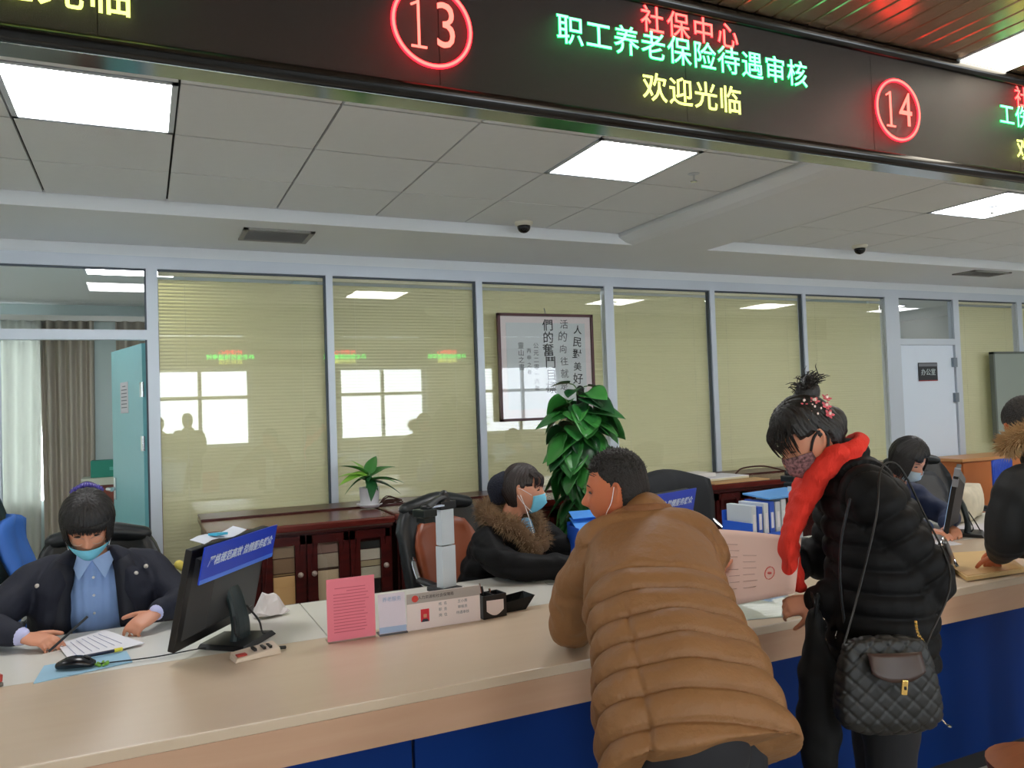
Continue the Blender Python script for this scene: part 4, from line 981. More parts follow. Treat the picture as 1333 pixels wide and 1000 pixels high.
# ------------------------------------------------------------------ office chairs
def office_chair(x, y, rz, label, pad, high=1.08, wide=.25, arms=True, group='black office chairs'):
    """faces local -y"""
    t = thing('office_chair', label, 'chair', (x, y, 0), rz, group)
    b = B(); rows = []
    for i in range(11):
        u = i/10; row = []
        for j in range(9):
            v = j/8*2-1
            w = wide*(1-.10*abs(2*u-1)**3) if u < .8 else wide*(1-1.6*(u-.8)**1.4*1.5)
            yy = .24+.05*u+.10*u*u - .05*(v*v) + .02*math.sin(u*math.pi)
            row.append((v*w, yy, .50+(high-.50)*u - (.035*v*v if u > .7 else 0)))
        rows.append(row)
    obj('backrest_shell', sheet(rows, .05), M_LEATHER, t, smooth=True)
    rows2 = [[(p[0]*.74, p[1]-.036, p[2]*.83+.50*.17+.0) for p in r] for r in rows]
    obj('backrest_pad', sheet(rows2, .03), pad, t, smooth=True)
    b = B(); tube(b, [(-wide*.72, .35, high-.05), (0, .335, high-.02), (wide*.72, .35, high-.05)], [(.045, .035), (.055, .045), (.045, .035)], ref=(0, 0, 1), seg=14, sub=4); obj('head_roll', b, M_LEATHER, t, smooth=True)
    b = B(); tube(b, [(0, -.22, .46), (0, -.1, .475), (0, .1, .47), (0, .24, .47)], [(.20, .05), (.24, .06), (.24, .06), (.20, .05)], ref=(0, 0, 1), seg=18, sub=3, power=.7); obj('seat', b, pad, t, smooth=True)
    if arms:
        for s in (-1, 1):
            b = B(); wire(b, [(s*.24, .24, .82), (s*.29, .1, .73), (s*.30, -.12, .71), (s*.30, -.17, .66), (s*.28, -.08, .52), (s*.22, .02, .46)], .013, 8); a = obj('armrest', b, M_CHROME, t, smooth=True)
            b = B(); tube(b, [(s*.295, .1, .742), (s*.305, -.12, .728)], [(.024, .014), (.024, .014)], ref=(0, 0, 1), seg=12, sub=2); obj('arm_pad', b, M_LEATHER, a, smooth=True)
    b = B(); rod(b, (0, 0, .08), (0, 0, .42), .025); obj('gas_column', b, M_CHROME, t)
    b = B()
    for k in range(5): an = k*2*math.pi/5+.3; tube(b, [(0, 0, .10), (.29*math.cos(an), .29*math.sin(an), .055)], [(.024, .02), (.015, .012)], ref=(0, 0, 1), seg=8, sub=1)
    obj('star_base', b, M_BLACKP, t)
    for k in range(5): an = k*2*math.pi/5+.3; b = B(); c = V((.29*math.cos(an), .29*math.sin(an), .03)); d = V((-math.sin(an), math.cos(an), 0))*.02; rod(b, c-d, c+d, .028, 12); obj('caster', b, M_BLACKP, t)
    return t
M_PADB = mat('pad_black', (30, 33, 36), .42, bump=.1, bump_scale=200); M_PADBR = mat('pad_brown_leather', (140, 70, 40), .4, noise_amt=.06)
office_chair(-.17, 3.72, .05, 'black office chair behind the clerk in the navy coat', M_PADB, 1.08)
office_chair(1.50, 3.66, .30, 'office chair with black top roll and brown backrest behind the fur collar clerk', M_PADBR, 1.10, .27)
c3 = office_chair(2.98, 3.85, -.1, 'empty black leather chair with a dark jacket over it, behind the man in brown', M_PADB, 1.09, .25)
b = B(); rows = []
for i in range(13):
    u = i/12; row = []
    for j in range(9):
        v = j/8*2-1; w = .24+.05*u
        if u < .25: row.append((v*.2, .44-.12*(u/.25)-.02, 1.09+.03*math.sin(math.pi*u/.25)-.05*v*v))
        else: q = (u-.25)/.75; row.append((v*w+.01*math.sin(9*q), .26-.12*q+.03*math.sin(v*6+q*3), 1.10-.62*q-.05*v*v))
    rows.append(row)
t = thing('draped_jacket', 'dark grey jacket draped over the empty leather chair', 'jacket', (2.98, 3.85, 0), -.1)
obj('cloth', sheet(rows, .02), mat('dark_jacket_cloth', (34, 36, 40), .8), t, smooth=True)
office_chair(5.08, 3.78, -.25, 'grey black leather chair behind the clerk hidden by the scarf woman', mat('pad_grey_leather', (52, 54, 58), .4), 1.10, .27)
office_chair(-.42, 4.75, 1.45, 'black high-backed chair inside the doorway with a blue coat over it', M_PADB, 1.26, .25)
t = thing('blue_coat', 'bright blue coat hung over the chair inside the doorway', 'coat', (-.42, 4.75, 0), 1.45)
rows = []
for i in range(12):
    u = i/11; row = []
    for j in range(8):
        v = j/7*2-1; row.append((v*(.15+.07*u), .20-.10*u+.02*math.sin(v*5+u*4)+.015*math.sin(9*u), 1.10-.60*u-.04*v*v))
    rows.append(row)
obj('front', sheet(rows, .03), mat('coat_blue', (56, 112, 200), .6), t, smooth=True)
rows = [[(p[0], p[1]+.24, p[2]) for p in r] for r in rows]; obj('back', sheet(rows, .03), mat('coat_blue', (56, 112, 200), .6), t, smooth=True)
# bag on the floor behind the left desk
t = thing('brown_handbag', 'dark brown leather handbag on the cabinet end by the left monitor', 'handbag', (.16, 4.3, 0), .2)
obj('stool', bx(-.16, .16, -.14, .14, 0, .55), mat('stool_dark', (70, 40, 30), .5), t)
b = B(); tube(b, [(0, 0, .56), (0, 0, .62), (0, 0, .70), (0, 0, .74)], [(.13, .06), (.14, .07), (.11, .05), (.08, .02)], ref=(0, 1, 0), seg=18, sub=3); obj('body', b, mat('bag_brown', (72, 30, 24), .35), t, smooth=True)
b = B(); wire(b, [(-.06, 0, .72), (-.05, 0, .82), (.05, 0, .82), (.06, 0, .72)], .007); obj('handle', b, mat('bag_brown', (72, 30, 24), .35), t)
# wooden stool, customer side
t = thing('wooden_stool', 'round orange brown wooden stool beside the right-hand customer', 'stool', (2.40, 1.50, 0))
b = B(); tube(b, [(0, 0, .415), (0, 0, .445)], [.16, .165], ref=(0, 1, 0), seg=28, sub=2, round_ends=(False, False)); obj('seat', b, wood('stool_wood', (150, 88, 48), (130, 72, 38), .4, (1, 6, 1), 5), t)
for k in range(4): an = math.pi/4+k*math.pi/2; b = B(); rod(b, (.12*math.cos(an), .12*math.sin(an), .43), (.17*math.cos(an), .17*math.sin(an), 0), .016); obj('leg', b, _M['stool_wood'], t)
# ------------------------------------------------------------------ people
def ico(n):
    b = bmesh.new(); bmesh.ops.create_icosphere(b, subdivisions=n, radius=1.0)
    co = np.array([v.co[:] for v in b.verts]); fs = [[v.index for v in f.verts] for f in b.faces]; b.free(); return co, fs
ICO6 = ico(6); ICO5 = ico(5)
def gs(x, s): return np.exp(-(x/s)**2)
def face_surface(D, nose_on=1.0):
    """direction(s) -> point on a head; face towards +y, crown +z. metres"""
    D = np.asarray(D, float); x, y, z = D[:, 0], D[:, 1], D[:, 2]
    P = np.stack([x*.076, y*.094, z*.120], 1)
    X, Y, Z = P[:, 0].copy(), P[:, 1].copy(), P[:, 2].copy()
    low = np.clip(-Z/.12, 0, 1)
    P[:, 0] *= 1-.30*low**1.6                                  # jaw narrows
    back = (Y < 0)
    P[:, 1] = np.where(back, Y*(1.03-.52*low**1.2), Y*(1+.0*low))   # nape
    front = np.clip(Y/.094, 0, 1)
    P[:, 1] += front*(-.006*gs(Z-.045, .05)*0 + .010*low)           # chin forward
    P[:, 0] *= 1+.03*gs(Z-.045, .05)*(1-front)
    f = np.clip((Y-.02)/.06, 0, 1)
    # eye line at z = 0
    P[:, 1] -= f*.010*(gs(np.abs(X)-.031, .016)*gs(Z-.0, .013))       # sockets
    P[:, 1] += f*.004*gs(Z-.020, .010)*gs(X, .045)                   # brow
    nose = gs(X, .0085+.007*np.clip(-(Z)/.04, 0, 1))*np.where(Z > -.036, gs(Z+.036, .030), gs(Z+.036, .009))
    P[:, 1] += f*.026*nose*nose_on
    P[:, 1] += nose_on*f*.007*gs(np.abs(X)-.012, .007)*gs(Z+.036, .009)       # nostrils
    P[:, 1] += f*.006*gs(X, .020)*gs(Z+.062, .008) + f*.005*gs(X, .016)*gs(Z+.074, .007) - f*.003*gs(X, .018)*gs(Z+.068, .003)
    P[:, 1] += f*.006*gs(X, .016)*gs(Z+.102, .014)                    # chin
    P[:, 1] += f*.005*gs(np.abs(X)-.040, .016)*gs(Z+.025, .018)       # cheeks
    return P
def add_pts(bm, P, fs):
    vs = [bm.verts.new(tuple(p)) for p in P]
    for f in fs: bm.faces.new([vs[i] for i in f])
def ear(bm, s, T):
    pts = []
    b = bmesh.new()
    tube(b, [(s*.073, -.002, -.030), (s*.079, -.006, -.018), (s*.086, -.014, .006), (s*.086, -.012, .022), (s*.080, -.002, .024), (s*.076, .006, .010)], [(.006, .004), (.007, .005), (.006, .005), (.006, .005), (.005, .005), (.004, .004)], ref=(1, 0, 0), seg=8, sub=3)
    tube(b, [(s*.070, -.004, -.024), (s*.076, -.006, .0), (s*.074, -.004, .018)], [(.010, .003), (.012, .004), (.008, .003)], ref=(1, 0, 0), seg=8, sub=3)
    b.transform(T)
    me = bpy.data.meshes.new('t'); b.to_mesh(me); b.free(); bm.from_mesh(me); bpy.data.meshes.remove(me)
def head_T(c, fwd, up=(0, 0, 1), scale=1.0):
    f = V(fwd).normalized(); u = V(up); u = (u-f*u.dot(f)).normalized(); r = f.cross(u)
    return Matrix(((r.x*scale, f.x*scale, u.x*scale, c[0]), (r.y*scale, f.y*scale, u.y*scale, c[1]), (r.z*scale, f.z*scale, u.z*scale, c[2]), (0, 0, 0, 1)))
def xf(T, P):
    A = np.array(T); return np.asarray(P) @ A[:3, :3].T + A[:3, 3]

def hand(bm, w, fwd, nrm, thumb, curl=(.35, .45, .5, .5), size=1.0, spread=.07, tcurl=.5):
    """w wrist point, fwd towards fingertips, nrm = back-of-hand normal, thumb = +1/-1 side (fwd x nrm)"""
    f = V(fwd).normalized(); n = V(nrm); n = (n-f*n.dot(f)).normalized(); s = f.cross(n)*thumb
    k = size
    tube(bm, [w-f*.02, w+f*.02*k, w+f*.055*k, w+f*.088*k], [(.020*k, .015*k), (.030*k, .015*k), (.038*k, .014*k), (.036*k, .011*k)], ref=n, seg=14, sub=3, power=.8)
    for i, (off, L) in enumerate(((.027, .070), (.009, .078), (-.009, .072), (-.027, .058))):
        d = (f + s*(off*spread*20*.6)).normalized(); p = w+f*.080*k+s*off*k; pts = [w+f*.055*k+s*off*k*.9, p]; r = [.008*k, .0085*k]; ang = 0
        for j, (seg, a) in enumerate(((.42, .6), (.32, 1.0), (.26, .8))):
            ang += curl[i]*a; q = d*math.cos(ang)-n*math.sin(ang); p = p+q*L*seg*k; pts.append(p); r.append((.0082-.0009*j)*k)
        tube(bm, pts, r, ref=n, seg=9, sub=2)
    d = (s*.85+f*.55-n*.15).normalized(); p = w+f*.028*k+s*.020*k; pts = [w+f*.012*k, p]; r = [.013*k, .0125*k]
    for j, (seg, a) in enumerate(((.036, 0), (.030, tcurl), (.024, tcurl))):
        d = (d*math.cos(a)+(f*.9-s*.2-n*.35).normalized()*math.sin(a)).normalized(); p = p+d*seg*k; pts.append(p); r.append((.0108-.0012*j)*k)
    tube(bm, pts, r, ref=n, seg=9, sub=2)

def body_mesh(J, T, voxel=.004, female=False):
    """one continuous body: J joints dict (Vectors), T head matrix"""
    bm = bmesh.new()
    add_pts(bm, xf(T, face_surface(ICO5[0])), ICO5[1])
    for s in (-1, 1): ear(bm, s, T)
    hc = T @ V((0, -.02, -.06)); side = V(J['side']).normalized(); fw = V(J['fwd']).normalized()
    g = .92 if female else 1.0
    tube(bm, [J['neck']-V((0, 0, .03)), J['neck']+(hc-J['neck'])*.3, hc], [(.062*g, .060*g), (.054*g, .055*g), (.052*g, .054*g)], ref=fw, seg=16, sub=3)
    tube(bm, [J['pelvis']-(J['waist']-J['pelvis'])*.4, J['pelvis'], J['waist'], J['chest'], J['neck']+(J['chest']-J['neck'])*.35, J['neck']], [(.13, .10), (.15*g, .10), (.125*g, .085), (.145*g, .095), (.085*g, .060), (.05, .048)], ref=fw, seg=20, sub=4)
    for S in ('L', 'R'):
        sh, el, wr = J['sh'+S], J['el'+S], J['wr'+S]
        tube(bm, [J['neck']+(J['chest']-J['neck'])*.50, sh-V((0, 0, .02)), sh.lerp(el, .35), el, el.lerp(wr, .3), wr], [.04, .044*g, .042*g, .038*g, .037*g, .026*g], ref=fw, seg=12, sub=3)
        h, kn, an = J['hip'+S], J['kn'+S], J['an'+S]
        tube(bm, [J['pelvis'].lerp(h, .4), h, h.lerp(kn, .4), kn, kn.lerp(an, .3), an], [.08, .082, .07, .052, .05, .033], ref=fw, seg=12, sub=3)
        ft = J.get('toe'+S, an+fw*.16-V((0, 0, .0)))
        tube(bm, [an-V((0, 0, .03))-fw*.03, an-V((0, 0, .045))+fw*.05, V((ft.x, ft.y, .02))], [(.033, .03), (.042, .024), (.034, .014)], ref=(0, 0, 1), seg=10, sub=3)
        if 'hand'+S in J:
            hd = J['hand'+S]; hand(bm, wr, *hd[0], **hd[1])
    me = remesh(bm, voxel, 2, .5)
    return me

def strip_hair(bm, roots, rnd, r0=.0016):
    for pts in roots: tube(bm, pts, [r0]*(len(pts)-1)+[r0*.35], ref=(.2, .9, .3), seg=4, sub=3, round_ends=(False, False))

def hair_cap(name, T, fn, m, parent, amp=.0014, freq=60):
    D, fs = ICO6; P = face_surface(D); th = fn(D, P)
    az = np.arctan2(D[:, 0], -D[:, 1]+.3); n = np.sin(az*freq+6*np.sin(D[:, 2]*4)+3*np.sin(az*7))*amp + np.sin(az*freq*.37+2)*amp
    th = np.where(th > 0, th+n*np.clip(th/.01, 0, 1), -.008)
    nrm = D*np.array([1/.076, 1/.094, 1/.12]); nrm /= np.linalg.norm(nrm, axis=1)[:, None]
    Q = P+nrm*th[:, None]
    bm = bmesh.new(); add_pts(bm, xf(T, Q), fs)
    me = bpy.data.meshes.new(name); bm.to_mesh(me); bm.free(); return link(name, me, m, parent, True)

def smoothstep(a, b, x): t = np.clip((x-a)/(b-a), 0, 1); return t*t*(3-2*t)

def garment(name, parts, m, parent, voxel=.008, iters=6, disp=None, cutters=None):
    bm = bmesh.new()
    for p in parts: tube(bm, **p)
    me = remesh(bm, voxel, iters, .5)
    if disp:
        P = coords(me); N = normals(me); set_coords(me, P+N*disp(P)[:, None])
    return link(name, me, m, parent, True)

def wr_noise(P, sc_=14, amp=.004, seed=0):
    # cheap folds: sums of sines in rotated directions
    rnd = np.random.RandomState(seed); out = np.zeros(len(P))
    for k in range(7):
        d = rnd.normal(size=3); d /= np.linalg.norm(d); e = rnd.normal(size=3)
        out += np.sin((P@d)*sc_*(1+.5*k)*1.3+rnd.uniform(0, 6)+2.2*np.sin((P@e)*sc_*.5))/(1+.6*k)
    return out*amp/2
def seams(s, pitch, width=.008, depth=.007, off=0):
    q = (s-off)/pitch; d = np.abs(q-np.round(q))*pitch
    return -depth*np.exp(-(d/width)**2)+.4*depth*np.cos(2*math.pi*q)*-1*.8

def face_mask(name, T, m, parent, z0=-.112, z1=-.012, halfw=1.0, thick=.0065, pleats=True, drop=0.0):
    """mask patch following the face between z0 and z1"""
    rows = []; nu, nv = 17, 12
    for i in range(nu):
        a = (i/(nu-1)*2-1)*halfw; row = []
        for j in range(nv):
            u = j/(nv-1); zz = z0+(z1-z0)*u - .010*abs(a)**2*(1 if u > .5 else -1)*2*abs(u-.5)
            # nearest surface direction: solve angle a at that height
            d = V((math.sin(a), math.cos(a), 0)); k = max(-.999, min(.999, zz/.12)); rr = math.sqrt(1-k*k)
            p = face_surface(np.array([[d.x*rr, d.y*rr, k]]), 0.0)[0]
            bulge = .019*gs(a, .5)*gs(u-.5, .55)
            off = thick+bulge+(.0012*math.sin(u*2*math.pi*4) if pleats else 0)
            n = V((math.sin(a), math.cos(a), 0)); q = V(p)+n*off+V((0, 0, drop*(1-abs(a)*.8)))
            row.append(tuple(T @ q))
        rows.append(row)
    return obj(name, sheet(rows, .0015), m, parent, smooth=True)

def strap(T, pts, r, m, parent, name='ear_loop'):
    b = B(); wire(b, [tuple(T @ V(p)) for p in pts], r); return obj(name, b, m, parent)

def eyes(T, parent, closed=False):
    for s in (-1, 1):
        b = B()
        tube(b, [T @ V((s*.019, .0795, -.002)), T @ V((s*.031, .0835, .001)), T @ V((s*.044, .0765, -.002))], [.0014, .0038, .0014], ref=(0, 0, 1), seg=8, sub=4)
        obj('eye', b, mat('eye_dark', (24, 16, 14), .3), parent, smooth=True)
        b = B()
        tube(b, [T @ V((s*.014, .0885, .019)), T @ V((s*.030, .0895, .023)), T @ V((s*.047, .0785, .018))], [.0012, .0022, .0010], ref=(0, 0, 1), seg=8, sub=4)
        obj('eyebrow', b, mat('eyebrow_dark', (46, 34, 30), .8), parent, smooth=True)

def fur(bm, path, n, L, rnd, radius=.03, outdir=None, w=.0016):
    """tapered fur blades around a thick path"""
    line = catmull(np.array([list(p) for p in path]), 12); m = len(line)
    for _ in range(n):
        i = rnd.randrange(m-1); c = V(line[i]).lerp(V(line[i+1]), rnd.random()); t = (V(line[i+1])-V(line[i])).normalized()
        d = V((rnd.gauss(0, 1), rnd.gauss(0, 1), rnd.gauss(0, 1))); d = (d-t*d.dot(t)*.7).normalized()
        d2 = (d+V((0, 0, -.35))+t*rnd.uniform(-.5, .5)).normalized()
        a = c+d*radius*.75; l = L*rnd.uniform(.6, 1.2); e = a+d*l*.5+d2*l*.5; s = d.cross(V((rnd.random(), rnd.random(), rnd.random()))).normalized()*w
        mid = a+d*l*.5
        v = [bm.verts.new(p) for p in (a-s, a+s, mid+s*.8, mid-s*.8, e)]
        bm.faces.new((v[0], v[1], v[2], v[3])); bm.faces.new((v[3], v[2], v[4]))

def person(label, J, T, skin, female=False, voxel=.0045):
    me = body_mesh(J, T, voxel, female); o = link('person', me, skin, None, True); tag(o, label, 'person'); return o
def shoes(o, J, m):
    for S in ('L', 'R'):
        an = J['an'+S]; fw = V(J['fwd']); fw.z = 0; fw.normalize(); b = B(); a0 = V((an.x, an.y, .04))
        tube(b, [a0-fw*.06, a0+fw*.02+V((0, 0, .006)), a0+fw*.12-V((0, 0, .008)), a0+fw*.20-V((0, 0, .012))], [(.036, .036), (.042, .045), (.048, .034), (.034, .022)], ref=(0, 0, 1), seg=16, sub=4)
        for v in b.verts: v.co.z = max(v.co.z, .002)
        obj('shoe', b, m, o, smooth=True)
def trousers(o, J, m, r=1.0, top=.12):
    p = []
    fw = J['fwd']
    p.append(dict(pts=[J['pelvis']+(J['waist']-J['pelvis'])*.2, J['pelvis']-V((0, 0, .03)), J['pelvis']-(J['waist']-J['pelvis']).normalized()*.10], rad=[(.14, .09), (.165, .11), (.14, .11)], ref=fw, seg=20, sub=3))
    for S in ('L', 'R'):
        h, kn, an = J['hip'+S], J['kn'+S], J['an'+S]
        p.append(dict(pts=[J['pelvis'].lerp(h, .5), h, h.lerp(kn, .45), kn, kn.lerp(an, .5), an+V((0, 0, .01))], rad=[.10*r, .10*r, .088*r, .068*r, .062*r, .054*r], ref=fw, seg=14, sub=3))
    garment('trousers', p, m, o, .010, 4, lambda P: wr_noise(P, 16, .006, 3))

def legs_standing(J, fw, side, knee=.0, spread=.10, floor=0.0, foot=None):
    p = J['pelvis']; fw = V(fw); side = V(side)
    for S, s in (('L', -1), ('R', 1)):
        J['hip'+S] = p+side*s*.09-V((0, 0, .05))
        base = (foot if foot is not None else V((p.x, p.y, 0)))+side*s*spread
        J['an'+S] = V((base.x, base.y, .08)); J['kn'+S] = J['hip'+S].lerp(J['an'+S], .5)+fw*knee

def legs_seated(J, fw, side):
    p = J['pelvis']; fw = V(fw).normalized(); side = V(side)
    for S, s in (('L', -1), ('R', 1)):
        J['hip'+S] = p+side*s*.09-V((0, 0, .02)); J['kn'+S] = J['hip'+S]+fw*.40+side*s*.04; J['an'+S] = V((J['kn'+S].x-fw.x*.03, J['kn'+S].y-fw.y*.03, .08))

# ============ 1. man in the brown jacket, leaning on the counter
fw = V((.39, .92, 0)).normalized(); sd = V((.92, -.39, 0)).normalized()
J = dict(fwd=fw, side=sd, pelvis=V((1.19, 1.56, .84)), waist=V((1.25, 1.71, .96)), chest=V((1.35, 1.91, 1.10)), neck=V((1.415, 2.015, 1.205)),
         shL=V((1.245, 2.03, 1.115)), shR=V((1.52, 1.915, 1.12)), elL=V((1.225, 2.20, .85)), elR=V((1.60, 2.20, .86)), wrL=V((1.40, 2.38, .82)), wrR=V((1.54, 2.42, .82)))
J['elL'] = V((1.255, 2.20, .85)); J['handL'] = (((.9, .35, -.08), (0, .1, 1), -1), dict(curl=(.2, .25, .3, .3)))
J['handR'] = (((-.5, .8, -.08), (0, .1, 1), 1), dict(curl=(.2, .25, .3, .3)))
legs_standing(J, fw, sd, .05, .13, foot=V((1.10, 1.34, 0)))
hf = V((-.78, .62, -.06)); TH = head_T((1.372, 2.095, 1.285), hf, (.05, .0, 1), .98)
P1 = person('man in tan brown quilted jacket leaning on the counter, mask hanging from his ear', J, TH, M_SKIN2, voxel=.0045)
def cut_m(D, P):
    x, y, z = P[:, 0], P[:, 1], P[:, 2]
    line = np.where(y > .045, .062, np.where(y > .012, .028+.034*(y-.012)/.033, np.where(y > -.02, .012, -.075)))
    line = np.where((y > .012) & (y < .045) & (np.abs(x) > .05), np.maximum(.028, line-.01), line)
    m = smoothstep(0, .010, z-line)
    top = smoothstep(.02, .09, z)
    return np.where(z > line, .0035+.010*top+.002*smoothstep(.0, -.06, y), 0)*np.maximum(m, .25)
h1 = hair_cap('hair', TH, cut_m, mat('short_black_hair', (26, 20, 17), .6, bump=.7, bump_scale=160), P1, .0010, 90)
b = B(); rnd = random.Random(5); roots = []
for k in range(420):
    d = V((rnd.uniform(-.9, .9), rnd.uniform(-1, .85), rnd.uniform(.45, 1))).normalized(); p = V(face_surface(np.array([d[:]]))[0]); n = d.copy(); r = V((rnd.uniform(-.3, .3), rnd.uniform(-.1, .5), rnd.uniform(.0, .3)))
    roots.append([tuple(TH @ (p+n*.006)), tuple(TH @ (p+n*.014+r*.006)), tuple(TH @ (p+n*.019+r*.012))])
strip_hair(b, roots, rnd, .0011); obj('hair_tips', b, M_HAIR, h1, kind='stuff')
eyes(TH, P1)
strap(TH, [(-.080, .000, .016), (-.083, .012, -.03), (-.074, .030, -.060), (-.068, .038, -.080)], .0012, M_WHITE, P1)
b = B(); c = TH @ V((-.070, .042, -.086)); tube(b, [c, c+V((.004, .0, -.022))], [(.008, .005), (.006, .004)], seg=10, sub=2); obj('hanging_mask', b, M_WHITE, P1)
bm_ = B(); rnd = random.Random(1)
# jacket
Jk = J; parts = []
spine = [V((1.175, 1.47, .735)), V((1.20, 1.56, .84)), V((1.26, 1.715, .965)), V((1.345, 1.885, 1.09)), V((1.40, 1.985, 1.175))]
parts.append(dict(pts=spine, rad=[(.236, .150), (.224, .145), (.200, .135), (.195, .115), (.13, .075)], ref=V((.3, .75, -.6)), seg=28, sub=4, power=.8, round_ends=(False, True)))
parts.append(dict(pts=[V((1.235, 2.02, 1.135)), V((1.32, 1.985, 1.165)), V((1.40, 1.955, 1.175)), V((1.48, 1.925, 1.165)), V((1.53, 1.905, 1.135))], rad=[(.060, .070), (.065, .075), (.07, .07), (.065, .075), (.060, .070)], ref=V((0, 0, 1)), seg=18, sub=3))
parts.append(dict(pts=[V((1.405, 1.985, 1.15)), V((1.415, 2.005, 1.215))], rad=[(.095, .082), (.075, .070)], ref=fw, seg=20, sub=3))
parts.append(dict(pts=[V((1.34, 1.93, 1.11)), V((1.26, 2.01, 1.105)), V((1.24, 2.09, 1.02)), V((1.238, 2.185, .875)), V((1.30, 2.27, .852)), V((1.375, 2.355, .835))], rad=[.09, .087, .078, .072, .060, .048], ref=fw, seg=18, sub=4))
parts.append(dict(pts=[V((1.44, 1.92, 1.11)), V((1.525, 1.905, 1.105)), V((1.55, 1.99, 1.02)), V((1.60, 2.19, .875)), V((1.58, 2.29, .852)), V((1.55, 2.38, .835))], rad=[.09, .087, .078, .072, .060, .048], ref=fw, seg=18, sub=4))
armL = [V((1.26, 2.01, 1.105)), V((1.24, 2.09, 1.02)), V((1.238, 2.185, .875)), V((1.375, 2.355, .835))]; armR = [V((1.525, 1.905, 1.105)), V((1.55, 1.99, 1.02)), V((1.60, 2.19, .875)), V((1.55, 2.38, .835))]
def jdisp(P):
    ds, s = polydist(P, spine); da, _ = polydist(P, armL); db, _ = polydist(P, armR)
    torso = (np.minimum(da, db) > .088) | (s < .25)
    ax = np.array(spine[-1]-spine[0]); ax /= np.linalg.norm(ax); L = (P-np.array(spine[0]))@ax
    # seams sag slightly towards the hem at the middle of the back
    sdv = (P-np.array(spine[0]))@np.array(sd); L2 = L+.03*sdv+.10*sdv*sdv
    yoke = smoothstep(.50, .42, L2)
    d = seams(L2, .074, .005, .0115, .012)*yoke
    # side panel seam
    d += -.007*np.exp(-((sdv+.135)/.007)**2)*smoothstep(.36, .30, L2) 
    
    w = wr_noise(P, 11, .007, 2)
    arm = wr_noise(P, 22, .010, 9)
    return np.where(torso, d+w*1.1, arm)
jk = garment('jacket', parts, M_BROWNJ, P1, .006, 6, jdisp)
b = B(); ringp = []
for k in range(17):
    a = k/16*math.pi*2; ringp.append(V((1.412, 2.0, 1.222))+sd*.069*math.cos(a)+V((.25, .6, -.15)).normalized()*.063*math.sin(a)+V((0, 0, .0)))
tube(b, ringp, [(.010, .022)]*17, ref=(0, 0, 1), seg=10, sub=2); obj('collar', b, mat('collar_brown', (128, 80, 40), .7, bump=.3, bump_scale=90), jk, smooth=True)
trousers(P1, J, mat('dark_trousers', (24, 24, 30), .8), 1.05); shoes(P1, J, M_BLACKP)
P1.location = (-.045, .01, 0)

# ============ 2. standing woman, black quilted coat, red scarf
fw = V((-.80, .60, 0)).normalized(); sd = V((.60, .80, 0)).normalized()   # her right side is +sd (away from the camera)
J = dict(fwd=fw, side=sd, pelvis=V((1.95, 1.69, .90)), waist=V((1.965, 1.70, 1.03)), chest=V((1.975, 1.74, 1.20)), neck=V((1.945, 1.80, 1.345)),
         shL=V((1.88, 1.645, 1.285)), shR=V((2.06, 1.90, 1.285)), elL=V((1.995, 1.56, 1.03)), elR=V((2.09, 1.99, 1.02)), wrL=V((1.80, 1.785, .945)), wrR=V((1.875, 2.10, .99)))
J['handL'] = (((-.75, .62, -.22), (-.55, -.60, .55), -1), dict(curl=(.7, .8, .85, .9), size=.85))
J['handR'] = (((-.8, .5, .1), (.3, .6, .7), 1), dict(curl=(.4, .5, .5, .5), size=.92))
legs_standing(J, fw, sd, .01, .085, foot=V((1.95, 1.69, 0)))
hf = V((-.80, .30, -.50)); TH = head_T((1.865, 1.845, 1.425), hf, (-.35, .2, 1), .98)
P2 = person('standing person in black quilted coat and red scarf reading a pink document', J, TH, M_SKIN, True)
def updo(D, P):
    x, y, z = P[:, 0], P[:, 1], P[:, 2]
    line = np.where(y > .05, .048, np.where(y > .0, .020, np.where(y > -.03, -.005, -.085)))
    return np.where(z > line, .010+.008*smoothstep(.1, -.5, D[:, 1])+.010*smoothstep(.2, .8, D[:, 2]), 0)*np.maximum(smoothstep(0, .012, z-line), .3)
h2 = hair_cap('hair', TH, updo, M_HAIR, P2, .0016, 50)
b = B(); rnd = random.Random(8)
tube(b, [TH @ V((.0, -.055, .10)), TH @ V((.0, -.085, .13)), TH @ V((.0, -.10, .15))], [.034, .036, .02], seg=16, sub=4)
tube(b, [TH @ V((0, -.075, .02)), TH @ V((0, -.095, -.005)), TH @ V((0, -.095, -.035))], [(.050, .035), (.050, .03), (.03, .02)], seg=16, sub=4)
obj('hair_bun', b, M_HAIR, h2, smooth=True)
b = B(); roots = []
for k in range(160):
    c = V((rnd.gauss(0, .016), -.09+rnd.gauss(0, .016), .14+rnd.gauss(0, .008))); d = V((rnd.gauss(0, 1), rnd.gauss(-.3, 1), rnd.uniform(.2, 1.3))).normalized(); l = rnd.uniform(.025, .065)
    roots.append([TH @ c, TH @ (c+d*l*.6), TH @ (c+d*l+V((rnd.uniform(-.02, .02), rnd.uniform(-.02, .02), -.012)))])
for k in range(110):   # bangs and side locks hanging over the brow
    a = rnd.uniform(-.95, .95); p = V((.074*math.sin(a), .088*math.cos(a)*.95, .056+rnd.uniform(-.005, .03))); n = V((math.sin(a), math.cos(a), 0)); l = rnd.uniform(.03, .075)
    roots.append([TH @ (p+n*.006+V((0, -.01, .012))), TH @ (p+n*.022+V((0, .004, -.012))), TH @ (p+n*.024+V((0, .008, -.2*l-.02))), TH @ (p+n*.016+V((0, .012, -l)))])
strip_hair(b, roots, rnd, .0016); obj('loose_hair', b, M_HAIR, h2, kind='stuff')
eyes(TH, P2)
M_FMASK = mat('patterned_mask', (128, 92, 94), .8, noise_amt=2.2, noise_scale=110)
